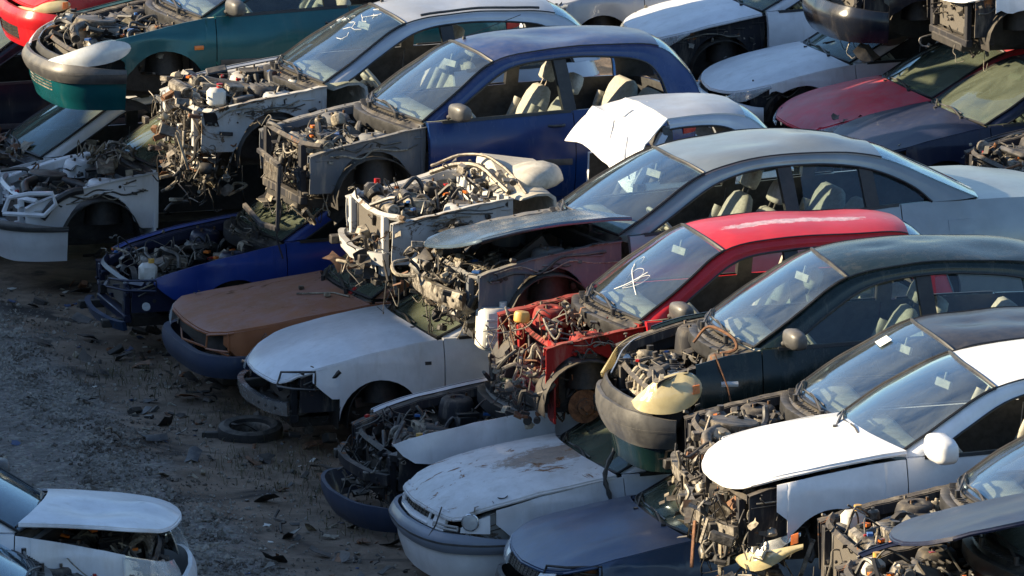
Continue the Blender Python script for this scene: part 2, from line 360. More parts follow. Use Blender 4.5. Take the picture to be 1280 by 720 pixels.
class Car:
    def __init__(s, name, label, cat, group, loc, yaw, paint_, spec, tilt=(0, 0), seed=1, wob=.006, dents=(), inner=None, grime=None):
        s.root = empty(name, loc, (R(tilt[0]), R(tilt[1]), R(yaw))); tagit(s.root, label, cat, group)
        s.s = spec; s.paint = paint_; s.inner = inner or M['trim']; s.rng = random.Random(seed); s.seed = seed; s.grime = grime or paint_
        rd = random.Random(seed*7+1); s.dents = list(dents)
        for k in range(9):
            sd = rd.choice((-1, -1, 1)); s.dents.append(((rd.uniform(-.9, 2.6), sd*spec['W'], rd.uniform(.4, .9)), rd.uniform(.10, .30), (0, -sd*rd.uniform(.006, .024), 0)))
        for k in range(4): s.dents.append(((rd.uniform(.9, 2.0), rd.uniform(-.5, .5), spec['O'][3][1]+.04), rd.uniform(.15, .4), (0, 0, -rd.uniform(.004, .018))))
        sp = spec; xf, xr, W = sp['xf'], sp['xr'], sp['W']; nr = sp['nose_r']
        pts = [(xf, 0), (xf+.04*nr/.42*.5, .28*W/.82), (xf+.15*nr, .50*W/.82), (xf+.36*nr, .655*W/.82), (xf+.85*nr, W-.055), (xf+1.7*nr, W-.012), (.2, W), (1.2, W),
               (xr-.8, W-.012), (xr-.38, W-.06), (xr-.15, .66), (xr-.05, .42), (xr, 0)]
        P = catmull([(x, y, 0) for x, y in pts], 10); s.P = P; s.U = [0]
        for a, b in zip(P, P[1:]): s.U.append(s.U[-1]+(b-a).length)
        s.umax = s.U[-1]
        def warp(v):
            n = noise.noise_vector(V(v)*1.9+V((seed*3.1, 0, seed)))*wob + noise.noise_vector(V(v)*6.0+V((seed, 7, 0)))*wob*.3
            v = V(v)+n
            for c, r, d in s.dents:
                q = V((v.x-c[0], v.y-c[1], (v.z-c[2])))
                k = q.length/r
                if k < 1: v += V(d)*(1-k*k)**2
            return v
        s.warp = warp
    # outline
    def uv(s, u):
        a = min(abs(u), s.umax-1e-6); lo_, hi = 0, len(s.U)-1
        while hi-lo_ > 1:
            m = (lo_+hi)//2
            if s.U[m] <= a: lo_ = m
            else: hi = m
        t = (a-s.U[lo_])/(s.U[hi]-s.U[lo_]); p = s.P[lo_].lerp(s.P[hi], t)
        i0, i1 = max(lo_-1, 0), min(hi+1, len(s.P)-1); d = (s.P[i1]-s.P[i0]).normalized(); n = V((-d.y, d.x, 0))
        sg = -1 if u < 0 else 1
        return V((p.x, p.y*sg, 0)), V((n.x, n.y*sg, 0))
    def ux(s, x):
        best = 0
        for i in range(len(s.P)-1):
            if s.P[i].x <= x <= s.P[i+1].x+1e-9 and s.P[i+1].x > s.P[i].x: return s.U[i]+(s.U[i+1]-s.U[i])*(x-s.P[i].x)/(s.P[i+1].x-s.P[i].x)
        return 0 if x < 0 else s.umax
    def zs(s, x): return itp(s.s['zs'], x)
    def S(s, u, z, off=0):
        p, n = s.uv(u); f = max(0, -n.x)
        r = itp(INS, z)+f*max(0, z-.5)*s.s.get('rake', .35)
        q = p+n*(off-r); q.z = z; return q
    def strip(s, mb, u0, u1, zb, zt, nu=20, nz=8, off=0, thick=.018, mo=0, mi=0, ul=None, bulge=0):
        ul = ul or [u0+(u1-u0)*i/nu for i in range(nu+1)]
        O = []; I = []
        for u in ul:
            b, t = zb(u) if callable(zb) else zb, zt(u) if callable(zt) else zt
            O.append([s.S(u, b+(t-b)*j/nz, off+bulge*sin(pi*j/nz)) for j in range(nz+1)]); I.append([s.S(u, b+(t-b)*j/nz, off-thick) for j in range(nz+1)])
        mb.solid(O, I, mo, mi)
    def xz(s, u): return s.uv(u)[0].x
    def part(s, mb, name, mats, parent=None, warp=True, label=None, ang=38):
        o = mb.build(name, mats, parent or s.root, s.warp if warp else None, ang, label); return o
    def arch(s, x, xc):
        r = s.s['ra']; d = x-xc
        return s.s['zw']+sqrt(max(0, r*r-d*d)) if abs(d) < r else None
    def side_ul(s, x0, x1, xc=None):
        xs = [x0+(x1-x0)*i/14 for i in range(15)]
        if xc is not None:
            r = s.s['ra']; xs += [xc+r*cos(pi*i/16)*.9999 for i in range(17)]+[xc-r-.0008, xc+r+.0008]
        xs = sorted(min(max(x, x0), x1) for x in xs if x0-1e-6 <= x <= x1+1e-6)
        o = [xs[0]]
        for x in xs[1:]:
            if x-o[-1] > .0006: o.append(x)
        return [s.ux(x) for x in o]
    # --- panels
    def fender(s, side, label=None, cut=None, mat=None, top=-.006):
        sp = s.s; x0 = sp['xf']+sp['fs']; x1 = sp['doors'][0]-.004; ul = s.side_ul(x0, x1, sp['xw'])
        if side < 0: ul = [-u for u in ul]
        zbf = lambda u: max(sp.get('fb', .50) if s.xz(u) < sp['xw']-sp['ra'] else sp['sill'], s.arch(s.xz(u), sp['xw']) or 0)
        zq = zbf; zbf = lambda u: zq(u)+(.13*(1-smooth((s.xz(u)-x0)/.15)) if s.xz(u) < x0+.15 else 0)
        if cut: z0 = zbf; zbf = lambda u: max(z0(u), cut(s.xz(u)))
        mb = MB(); s.strip(mb, 0, 0, zbf, lambda u: s.zs(s.xz(u))+top, nz=9, ul=ul, thick=.012, mi=1)
        # folded flange along the top edge
        O = [[s.S(u, s.zs(s.xz(u))+top), s.S(u, s.zs(s.xz(u))+top-.02, -.05)] for u in ul]; mb.grid(O, 0)
        return s.part(mb, 'fender', [mat or s.paint, M['dark']], label=label)
    def door(s, i, side, handle=True, label=None, mat=None):
        sp = s.s; x0, x1 = sp['doors'][i]+.004, sp['doors'][i+1]-.004; ul = s.side_ul(x0, x1, sp['xwr'] if i else None)
        if side < 0: ul = [-u for u in ul]
        mb = MB(); s.strip(mb, 0, 0, lambda u: max(sp['sill']+.01, (s.arch(s.xz(u), sp['xwr']) or 0)), lambda u: s.zs(s.xz(u)), nz=10, ul=ul, thick=.06, mi=1)
        d = s.part(mb, 'door', [mat or s.paint, s.inner], label=label)
        # rub strip and handle, window sill seal
        mb = MB(); s.strip(mb, side*s.ux(x0+.03), side*s.ux(x1-.03 if i == 0 else min(x1-.03, sp['xwr']-sp['ra']-.03)), .52, .57, 8, 2, .008, .02, bulge=.004); s.part(mb, 'rub_strip', M['bumperblk'], d)
        mb = MB(); s.strip(mb, side*s.ux(x0+.12), side*s.ux(x1-.01), lambda u: s.zs(s.xz(u))-.012, lambda u: s.zs(s.xz(u))+.010, 10, 2, .006, .03); s.part(mb, 'window_seal', M['seal'], d)
        if handle:
            u = side*s.ux(x1-.16); a = [s.S(side*s.ux(x1-.22+.035*k), .845, .028 if 0 < k < 4 else .0) for k in range(5)]
            mb = MB(); mb.tube(catmull(a, 3), .011, 6); s.part(mb, 'handle', M['blk'] if s.rng.random() < .7 else (mat or s.paint), d)
        return d
    def quarter(s, side, mat=None):
        sp = s.s; x0 = sp['doors'][-1]+.004; n = 14
        ul = s.side_ul(x0, sp['xr']-.3, sp['xwr']); u0 = ul[-1]; ul += [u0+(s.umax-u0)*k/14 for k in range(1, 15)]
        if side < 0: ul = [-u for u in ul]
        mb = MB(); s.strip(mb, 0, 0, lambda u: max(sp['sill']+.05, (s.arch(s.xz(u), sp['xwr']) or 0)), lambda u: s.zs(s.xz(u)), nz=10, ul=ul, thick=.03, mi=1)
        q = s.part(mb, 'quarter_panel', [mat or s.paint, s.inner])
        mb = MB(); ua, ub = s.ux(sp['xr']-.22), s.umax*.992-.42
        s.strip(mb, side*s.ux(sp['xr']-.26), side*(s.umax-.42), .70, .86, 8, 4, .006, .03, bulge=.008); s.part(mb, 'tail_light', M['redlens'])
        return q
    def rear_bumper(s, mat=None):
        sp = s.s; u0 = s.ux(sp['xr']-.42); mb = MB()
        ul = [u0+(s.umax-u0)*k/16 for k in range(17)]; ul2 = ul+[-u for u in ul[::-1]][1:]
        s.strip(mb, 0, 0, .30, .62, nz=6, ul=ul2, off=.03, thick=.05, bulge=.02); s.part(mb, 'rear_bumper', mat or s.paint)
    def rocker(s, side):
        sp = s.s; mb = MB(); x0, x1 = sp['xw']+sp['ra']+.0, sp['xwr']-sp['ra']; n = 10
        s.strip(mb, side*s.ux(x0), side*s.ux(x1), .17, sp['sill']+.005, 10, 3, .0, .06); s.part(mb, 'sill_panel', s.paint)
    # --- greenhouse
    def yb(s, x): return abs(s.S(s.ux(max(x, s.s['xf']+.3)) if x < s.s['xr']-.25 else s.ux(s.s['xr']-.25), s.zs(x)).y)
    def G(s, x, z):
        y = s.yb(x)-(z-s.zs(x))*s.s['tumble']; y -= .075*smooth((.30-x)/.34)
        if x > s.s['xr']-.7: y -= .05*smooth((x-(s.s['xr']-.7))/.7)
        return y
    def curves(s):
        if hasattr(s, 'cO'): return
        n = 6; f = lambda pts: [(p.x, p.y) for p in catmull([(a, b, 0) for a, b in pts], n)]
        s.cO = f(s.s['O']); s.cI = f(s.s['I']); s.kB = s.s['iB']*n; s.kR = s.s['iR']*n
    def o3(s, k, side, dz=0, dy=0):
        s.curves(); x, z = s.cO[k]; return V((x, side*(s.G(x, z)-dy), z+dz))
    def rails(s, side, k0=0, k1=None, mat=None, pillars=True, label=None):
        s.curves(); k1 = k1 if k1 is not None else len(s.cO)-1; O = []; I = []
        for k in range(k0, k1+1):
            (xo, zo), (xi, zi) = s.cO[k], s.cI[k]; a = []; b = []
            for j in range(6):
                t = j/5; x, z = xo+(xi-xo)*t, zo+(zi-zo)*t; y = s.G(x, z)+.016*sin(pi*min(1, t*1.3))-(.018*(1-t)**3)
                a.append(V((x, side*y, z))); b.append(V((x, side*(y-.045-.02*t), z-.01*(1-t))))
            O.append(a); I.append(b)
        mb = MB(); mb.solid(O, I, 0, 1); o = s.part(mb, 'side_frame', [mat or s.paint, s.inner], label=label, ang=50)
        # black rubber along the opening
        mb = MB(); mb.tube([V((s.cI[k][0], side*(s.G(*s.cI[k])+.004), s.cI[k][1])) for k in range(k0, k1+1)], .009, 5); s.part(mb, 'door_seal', M['seal'], o)
        if pillars:
            for px in s.s['pillars']: s.pillar(px, side)
        return o
    def topz(s, x):
        s.curves(); c = [(a, b) for a, b in s.cI]; best = 0
        for (a, b), (c_, d) in zip(c, c[1:]):
            if a <= x <= c_ and c_ > a: best = max(best, b+(d-b)*(x-a)/(c_-a))
        return best
    def pillar(s, px, side, w_=.11, mat=None, lean=-.03):
        z1 = s.topz(px+lean)+.02; z0 = s.zs(px)-.02; O = []; I = []
        for k in range(7):
            t = k/6; z = z0+(z1-z0)*t; x = px+lean*t; y = s.G(x, z)-.004
            O.append([V((x+(q-.5)*w_, side*y, z)) for q in (0, .25, .5, .75, 1)]); I.append([V((x+(q-.5)*w_, side*(y-.06), z)) for q in (0, .25, .5, .75, 1)])
        mb = MB(); mb.solid(O, I, 0, 1); s.part(mb, 'pillar', [mat or M['seal'], s.inner])
    def panel_between(s, k0, k1, name, mat, crown=0, bow=0, nq=15, thick=.012, gap=.0, mi=None, lift=0, side_frac=1.0, seal=False, label=None):
        """surface spanned between left and right outer curves, indexes k0..k1"""
        O = []; I = []
        for k in range(k0, k1+1):
            p = s.o3(k, 1); t = (k-k0)/(k1-k0); row = []
            for j in range(nq):
                q = -1+2*j/(nq-1); q *= side_frac
                c = (1-q*q); row.append(V((p.x-(bow[0]+(bow[1]-bow[0])*t)*c if bow else p.x, p.y*q, p.z+lift+(crown[0]+(crown[1]-crown[0])*t if isinstance(crown, tuple) else crown*(1 if k1-k0 < 3 else 1))*(1-abs(q)**2.6))))
            O.append(row)
        I = [[v-V((0, 0, thick)) for v in r] for r in O]
        mb = MB(); mb.solid(O, I, 0, 1); o = s.part(mb, name, [mat, mi or mat], label=label)
        return o, O
    def roof_seams(s, parent):
        for sd in (-1, 1):
            mb = MB(); mb.tube([s.o3(k, sd, .004, .004) for k in range(s.kB, s.kR+1)], .007, 5); s.part(mb, 'roof_seam', M['seal'], parent)
    def roof(s, mat=None, k0=None, k1=None, crown=.055, nq=19, label=None, antenna=False):
        s.curves(); o, O = s.panel_between(s.kB if k0 is None else k0, s.kR if k1 is None else k1, 'roof', mat or s.paint, crown=crown, bow=(.06, -.05), nq=nq, thick=.03, mi=M['dash'], label=label)
        s.roof_seams(o) if k0 is None else None
        if antenna:
            i = 1; p = O[i][len(O[i])//2+4]; mb = MB(); mb.lathe(p, (0, 0, 1), [(.018, 0), (.014, .02), (0, .03)], 10); mb.tube([p+V((0, 0, .02)), p+V((.26, 0, .11)), p+V((.5, 0, .19))], .003, 5)
            s.part(mb, 'antenna', M['blk'], o)
        return O
    def windshield(s, mat=None, wipers=True, name='windshield', sticker=None, seal=True):
        s.curves(); o, O = s.panel_between(0, s.kB, name, mat or M['glassA'], crown=(.03, .05), bow=(s.s['bow'], .06), nq=17, thick=.005, lift=.0)
        s.WS = O
        if seal:
            mb = MB(); w_ = .028
            ring = [r[0] for r in O]+O[-1][1:]+[r[-1] for r in O[::-1]][1:]+O[0][::-1][1:]
            cen = sum((r for r in ring), V((0, 0, 0)))/len(ring)
            up = V((-.4, 0, .9)).normalized()
            inner = [p+(cen-p).normalized()*w_+up*.006 for p in ring]; outer = [p+up*.007 for p in ring]
            mb.grid([outer, inner], 0); mb.tube(outer, .010, 5, 0, False); s.part(mb, 'windshield_seal', M['seal'], o)
        if wipers: s.wipers()
        return o
    def wsp(s, q, t, lift=.02):
        """point on the windscreen, q in 0..1 near->far (y), t in 0..1 bottom->top"""
        O = s.WS; i = t*(len(O)-1); j = q*(len(O[0])-1); a, b = int(min(i, len(O)-2)), int(min(j, len(O[0])-2)); f, g = i-a, j-b
        p = (O[a][b]*(1-f)+O[a+1][b]*f)*(1-g)+(O[a][b+1]*(1-f)+O[a+1][b+1]*f)*g
        return p+V((-.45, 0, .9)).normalized()*lift
    def wipers(s, pos=((.18, .62), (.55, .95))):
        for a, b in pos:
            mb = MB(); p = s.wsp(a, 0, .01)+V((-.05, 0, 0)); k = s.wsp((a+b)/2, .05, .028); e = s.wsp(b, .06, .022)
            mb.cyl(p-V((0, 0, .03)), p+V((0, 0, .025)), .018); mb.tube(catmull([p, k, (k+e)/2], 4), [.010]*4+[.007]*5, 5)
            mb.tube([s.wsp(a+.1, .045, .010), s.wsp((a+b)/2+.05, .06, .013), s.wsp(b+.03, .05, .010)], .007, 4); s.part(mb, 'wiper', M['blk'])
    def cowl(s):
        """scuttle under the windscreen"""
        O = []; I = []
        for j in range(15):
            q = -1+2*j/14; y = s.o3(0, 1).y*q; x = s.o3(0, 1).x-s.s['bow']*(1-q*q); z = .92+.03*(1-abs(q)**2.6)
            row = [V((x+.02, y, z-.01)), V((x-.03, y, z-.03)), V((x-.06, y, z-.055)), V((x-.10, y, z-.045)), V((x-.125, y, z-.05)), V((x-.13, y, z-.13))]
            O.append(row); I.append([v-V((-.01, 0, .02)) for v in row])
        mb = MB(); mb.solid(O, I)
        for j in range(24):
            q = -.8+1.6*j/23; mb.box((s.o3(0, 1).x-s.s['bow']*(1-q*q)-.045, s.o3(0, 1).y*q, .905+.03*(1-abs(q)**2.6)), (.045, .012, .008))
        s.part(mb, 'scuttle_panel', M['blk'])
    def rear_glass(s, mat=None):
        s.curves(); s.panel_between(s.kR, len(s.cO)-1, 'rear_window', mat or M['glassB'], crown=(.05, .02), bow=(-.05, -.10), nq=13, thick=.005)
    def deck(s, mat=None):
        sp = s.s; x0 = sp['O'][-1][0]; O = []
        for k in range(9):
            t = k/8; row = []
            for j in range(13):
                q = -1+2*j/12; x = x0+.10*(1-q*q)*(1-t)+(sp['xr']-.03-.12*abs(q)**3-x0)*t; y = s.yb(min(x, sp['xr']-.3))*q*(1-.02*t)
                row.append(V((x, y, s.zs(x)+.02*(1-q*q))))
            O.append(row)
        mb = MB(); mb.solid(O, [[v-V((0, 0, .015)) for v in r] for r in O]); s.part(mb, 'boot_lid', mat or s.paint)
    def side_glass(s, side, x0, x1, mat=None, drop=0.0, name='side_window'):
        """pane between x0 and x1, wound down by drop"""
        O = []; n = 12
        for k in range(n+1):
            x = x0+(x1-x0)*k/n; zt = max(s.topz(x)-drop, s.zs(x)+.002); zb = s.zs(x)-.01
            O.append([V((x, side*(s.G(x, zb+(zt-zb)*j/5)-.022), zb+(zt-zb)*j/5)) for j in range(6)])
        mb = MB(); mb.solid(O, [[v-V((0, side*.004, 0)) for v in r] for r in O]); s.part(mb, name, mat or M['glassS'])
    # --- nose
    def hood(s, mat=None, open_=0, shift=(0, 0, 0), roll=0, yaw=0, crown=.045, label=None, crease=.008, pivot=None, twist=0, cutnose=0.0):
        sp = s.s; uh = s.ux(sp['xf']+sp['uh']); x0 = s.xz(uh); xe = -.03; nq, ntt = 25, 20; g = .006
        F = lambda q: s.S(uh*q, s.zs(s.xz(uh*q)), -.004)
        def E(t, sg):
            x = x0+(xe-x0)*t; p = s.S(sg*s.ux(x), s.zs(x), -g); return p
        C = lambda q: V((xe-.145*(1-q*q)-.0*abs(q), q*abs(E(1, 1).y), E(1, 1).z+.035*(1-q*q)))
        O = []
        for i in range(ntt+1):
            t = i/ntt; row = []
            for j in range(nq):
                q = -1+2*j/(nq-1); l, r_ = E(t, -1), E(t, 1); w_ = (q+1)/2
                c = F(q)*(1-t)+C(q)*t + (l*(1-w_)+r_*w_) - ((F(-1)*(1-w_)+F(1)*w_)*(1-t)+(C(-1)*(1-w_)+C(1)*w_)*t)
                c.z += crown*(1-abs(q)**2.4)*sin(pi*min(1, t*1.0+.10)*.5)**.6*(1-.35*t)
                c.z += crease*math.exp(-((abs(q)-.62)/.10)**2)*sin(pi*t)
                row.append(c)
            O.append(row)
        I = [[v-V((0, 0, .016)) for v in r] for r in O]
        mb = MB(); mb.solid(O, I, 0, 1)
        # stamped frame under the skin
        for q in (.12, .5, .88):
            j = int(q*(nq-1)); mb.tube([I[i][j]-V((0, 0, .012)) for i in range(1, ntt)], .018, 5, 1)
        for edge in ([r_[0] for r_ in I], [r_[-1] for r_ in I], I[0]): mb.tube([p-V((0, 0, .004)) for p in edge], .011, 5, 0)
        o = s.part(mb, 'hood', [mat or s.paint, M['dark']], label=label)
        if open_ or any(shift) or roll or yaw:
            pv = V(pivot or (xe, 0, .93)); T = Matrix.Translation(pv+V(shift)) @ Euler((R(roll), R(open_), R(yaw))).to_matrix().to_4x4() @ Matrix.Translation(-pv)
            o.data.transform(T)
        s.hoodO = O
        return o
    def bumper(s, style='body', mat=None, z0=.24, z1=.58, ub=None, off=.03, label=None, mid=None, drop=0, shift=None, split=.42):
        sp = s.s; ub = ub or s.ux(sp['xw']-sp['ra']-.01); n = 40; ul = [-ub+2*ub*i/n for i in range(n+1)]; mb = MB()
        zt = lambda u: z1-.04*smooth((abs(u)-ub*.6)/(ub*.4)) if style != 'beam' else z1
        if style == 'body':
            s.strip(mb, 0, 0, .42, zt, ul=ul, nz=6, off=off, thick=.03, bulge=.012)
            s.strip(mb, 0, 0, z0, .42, ul=[u for u in ul if u < -.36], nz=5, off=off-.004, thick=.03)
            s.strip(mb, 0, 0, z0, .42, ul=[u for u in ul if u > .36], nz=5, off=off-.004, thick=.03)
            s.strip(mb, 0, 0, z0, z0+.05, ul=[u for u in ul if abs(u) < .4], nz=2, off=off-.006, thick=.03)
        elif style == 'oldblack':
            s.strip(mb, 0, 0, .36, .54, ul=ul, nz=6, off=.06, thick=.06, bulge=.015)
        elif style == 'twotone':
            s.strip(mb, 0, 0, split, zt, ul=ul, nz=6, off=off+.01, thick=.03, bulge=.02)
        elif style == 'plain':
            s.strip(mb, 0, 0, z0, zt, ul=ul, nz=10, off=off, thick=.03, bulge=.03)
        o = s.part(mb, 'bumper', mat or s.paint, label=label)
        if style == 'body':
            mb = MB()
            for k in range(4): s.strip(mb, -.35, .35, z0+.065+.03*k, z0+.078+.03*k, 14, 1, off-.015, .03)
            s.part(mb, 'grille_slats', M['blk'], o)
        if style == 'twotone':
            mb = MB(); s.strip(mb, 0, 0, z0, split-.003, ul=ul, nz=5, off=off-.012, thick=.03)
            s.part(mb, 'bumper_skirt', mid or s.paint, o)
            mb = MB(); s.strip(mb, 0, 0, (split+z1)/2-.007, (split+z1)/2+.008, ul=ul, nz=2, off=off+.032, thick=.015); s.part(mb, 'bumper_strip', M['bumperblk'], o)
        if shift: o.location = shift
        return o
    def headlight(s, side, u0=.33, u1=None, z0=.575, shape='oval', mat=None, zt=-.015, amber=True, off=.006, tilt=0.0):
        sp = s.s; u1 = u1 or s.ux(sp['xf']+sp['fs']+.02); n = 18; um = (u0+u1)/2; hw = (u1-u0)/2
        tl = lambda u: tilt*(abs(u)-um)/hw
        if shape == 'oval': fb = lambda u: (lambda k, t, b: (t+b)/2-(t-b)/2*k)(sqrt(max(0, 1-((abs(u)-um)/hw)**2)), s.zs(s.xz(u))+zt, z0); ft = lambda u: (lambda k, t, b: (t+b)/2+(t-b)/2*k)(sqrt(max(0.0, 1-((abs(u)-um)/hw)**2)), s.zs(s.xz(u))+zt, z0)
        elif shape == 'rect': fb = lambda u: z0; ft = lambda u: s.zs(s.xz(u))+zt
        else:   # swept: rising to a point at the outer end
            ft = lambda u: s.zs(s.xz(u))+zt-.05*(1-smooth((abs(u)-u0)/(u1-u0)*3)); fb = lambda u: z0+.02*(1-smooth((abs(u)-u0)/(u1-u0)*3))+(ft(u)-z0-.03)*smooth(((abs(u)-u0)/(u1-u0)-.40)/.62)
        if tilt: fb0, ft0 = fb, ft; fb = lambda u: fb0(u)+tl(u); ft = lambda u: ft0(u)+tl(u)
        mb = MB(); ul = [side*(u0+(u1-u0)*(1-cos(pi*i/n))/2) for i in range(n+1)]
        s.strip(mb, 0, 0, fb, ft, ul=ul, nz=8, off=off, thick=.006, bulge=.014)
        o = s.part(mb, 'headlight', mat or M['lens'])
        mb = MB(); s.strip(mb, 0, 0, lambda u: fb(u)+.004, lambda u: ft(u)-.004, ul=ul, nz=4, off=-.05, thick=.01); 
        p, nn = s.uv(side*um); c = s.S(side*um, (fb(um)+ft(um))/2, -.075)
        mb.lathe(c, nn, [(.01, -.03), (.045, -.01), (.06, .02), (.062, .024)], 16)
        s.part(mb, 'lamp_reflector', M['reflector'], o)
        if amber:
            mb = MB(); s.strip(mb, side*(u1-.07), side*(u1-.02), lambda u: (fb(u)+ft(u))/2-.03, lambda u: (fb(u)+ft(u))/2+.03, 4, 3, .026+off, .02); s.part(mb, 'turn_lamp', M['amber'], o)
        return o
    def lamp_hole(s, side, u0=.33, u1=None, z0=.575, mat=None):
        """empty lamp housing"""
        sp = s.s; u1 = u1 or s.ux(sp['xf']+sp['fs']+.02); mb = MB()
        s.strip(mb, side*u0, side*u1, z0, lambda u: s.zs(s.xz(u))-.03, 8, 4, -.16, .02)
        ring = [s.S(side*(u0+(u1-u0)*a), z0+(s.zs(s.xz(u1))-.02-z0)*b) for a, b in ((0, 0), (.5, 0), (1, 0), (1, .5), (1, 1), (.5, .9), (0, .75), (0, 0))]
        mb.tube(ring, .010, 5, 1)
        return s.part(mb, 'lamp_housing', [M['dark'], mat or s.grime])
    def grille(s, u0=.34, z0=.585, z1=.66, frame=None):
        mb = MB(); s.strip(mb, -u0, u0, z0, z1, 16, 2, -.045, .01)
        for k in range(5): z = z0+(z1-z0)*(k+.5)/5; s.strip(mb, -u0, u0, z-.005, z+.005, 16, 1, -.01, .03)
        for k in range(-4, 5): s.strip(mb, k*u0/4.5-.004, k*u0/4.5+.004, z0, z1, 1, 2, -.006, .03)
        g = s.part(mb, 'grille', M['blk'])
        if frame:
            mb = MB(); mb.tube([s.S(u, z, .004) for u, z in ((-u0, z0), (-u0/2, z0), (0, z0), (u0/2, z0), (u0, z0), (u0, z1), (u0/2, z1), (0, z1), (-u0/2, z1), (-u0, z1), (-u0, z0))], .011, 6); s.part(mb, 'grille_frame', frame, g)
    # --- inner structure
    def inner_wing(s, side, mat=None):
        sp = s.s; x0, x1 = sp['xf']+.24, .02; O = []; I = []; xs = sorted([x0+(x1-x0)*i/16 for i in range(17)]+[sp['xw']+.30*cos(pi*i/12) for i in range(13)])
        for x in xs:
            d = (x-sp['xw'])/.31; zb = .38+.33*sqrt(max(0, 1-d*d)); zt = max(s.zs(x)-.05, zb+.03); y = .665*sp['W']/.82+.03*smooth((x-x0)/.6)
            rl = lambda z: .012*math.copysign(abs(sin(9*x+s.seed))**.4, sin(9*x+s.seed))*sin(pi*min(1, max(0, (z-.45)/.3)))-.02*smooth((.60-z)/.2)+.012*noise.noise(V((x*5, z*5, s.seed)))
            zt += .008*noise.noise(V((x*9, s.seed, side)))
            O.append([V((x, side*(y+rl(zb+(zt-zb)*j/6)), zb+(zt-zb)*j/6+0)) for j in range(7)]+[V((x, side*(y+.028), zt+.008)), V((x, side*(y+.03), zt+.016)), V((x, side*(y-.05), zt+.012)), V((x, side*(y-.055), zt-.05))])
            I.append([p-V((0, side*.012, .006)) for p in O[-1]])
        mb = MB(); mb.solid(O, I, 0, 0)
        # stamped ribs, bolts and holes
        for k in range(5):
            x = x0+.12+k*.2; zt = s.zs(x)-.05; y = .665*sp['W']/.82+.03*smooth((x-x0)/.6)
            mb.box((x, side*(y+.008), zt-.05-.03*s.rng.random()), (s.rng.uniform(.05, .16), .012, .014), ch=.005, m=0)
            if s.rng.random() < .6: rr = s.rng.uniform(.008, .024); mb.lathe((x+s.rng.uniform(0, .12), side*(y+.004), zt-s.rng.uniform(.03, .13)), (0, side, 0), [(rr, 0), (rr, .003), (0, .003)], 10, 1)
            mb.lathe((x+.03, side*(y+.0), zt+.016), (0, 0, 1), [(.010, 0), (.010, .008), (0, .008)], 8, 2)
        w_ = s.part(mb, 'inner_wing', [mat or s.grime, M['dark'], M['steel']])
        mb = MB()
        for k in range(3):
            y = .70*sp['W']/.82; xa, xb = s.rng.uniform(x0, x0+.4), s.rng.uniform(-.4, 0); za = s.zs(xa)-s.rng.uniform(.03, .16)
            mb.tube(hose_path(s.rng, (xa, side*y, za), (xb, side*(y+.01), s.zs(xb)-s.rng.uniform(.06, .2)), .03, .02), s.rng.uniform(.004, .009), 5, k % 2)
        greeble(mb, s.rng, 9, (x0, side*y-.02, .60), (-.05, side*y+.02, .80), .02, .06, 2); w2 = s.part(mb, 'wing_wiring_bits', [M['rubber'], M['wire']])
        # strut tower and front rail
        mb = MB(); c = V((sp['xw']+.06, side*.52, .42)); zt = s.zs(sp['xw'])-.01
        mb.lathe(c, (0, side*-.08, 1), [(.172, 0), (.16, .12), (.15, .26)], 22, 1)
        mb.lathe(c, (0, side*-.08, 1), [(.148, .20), (.135, zt-.50), (.12, zt-.455), (.10, zt-.44), (.055, zt-.44), (.05, zt-.455), (0, zt-.455)], 22, 0)
        for a in (0, 2.1, 4.2): mb.cyl(c+V((.085*cos(a), .085*sin(a), zt-.44)), c+V((.085*cos(a), .085*sin(a), zt-.415)), .011, 6, 2)
        mb.box(((x0+.05)/2-.05, side*.43, .40), (-x0, .07, .11), m=1)
        s.part(mb, 'strut_tower', [mat or s.grime, M['dark'], M['steel']])
    def liner(s, side, xc, mat=None, hub=False):
        sp = s.s; W = sp['W']; O = []
        for i in range(15):
            a = pi*i/14*1.1-.05*pi; r = sp['ra']+.015; O.append([V((xc+r*cos(a), side*(W-.05-.30*j/3), max(.12, sp['zw']+r*sin(a)))) for j in range(4)])
        mb = MB(); mb.solid(O, [[v+V((0, 0, .01)) for v in r] for r in O])
        # inner wall closing the arch
        cen = V((xc, side*(W-.35), .25)); fan = [V((xc+(sp['ra']+.015)*cos(pi*i/14), side*(W-.35), sp['zw']+(sp['ra']+.015)*sin(pi*i/14))) for i in range(15)]
        o = len(mb.v); mb.v += [cen]+fan; mb.f += [(o, o+1+i, o+2+i) for i in range(14)]; mb.m += [0]*14
        s.part(mb, 'wheel_arch_liner', M['dark'])
        if hub: s.hub(side, xc)
    def hub(s, side, xc, z=None, tower=True):
        sp = s.s; z = z or .30; y = sp['W']-.17; mb = MB()
        mb.lathe((xc, side*y, z), (0, side, 0), [(0, -.05), (.06, -.05), (.06, -.012), (.125, -.012), (.128, 0), (.065, 0), (.062, .04), (.03, .045), (.028, .06), (0, .06)], 22, 0)
        for a in range(4): mb.cyl((xc+.045*cos(a*1.57), side*(y+.04), z+.045*sin(a*1.57)), (xc+.045*cos(a*1.57), side*(y+.06), z+.045*sin(a*1.57)), .006, 6, 1)
        mb.box((xc+.10, side*(y-.02), z+.03), (.07, .08, .13), m=1); mb.tube([(xc, side*(y-.06), z-.06), (xc+.05, side*.35, z-.08)], .02, 6, 1)
        s.part(mb, 'brake_disc', [M['rust'], M['steel']])
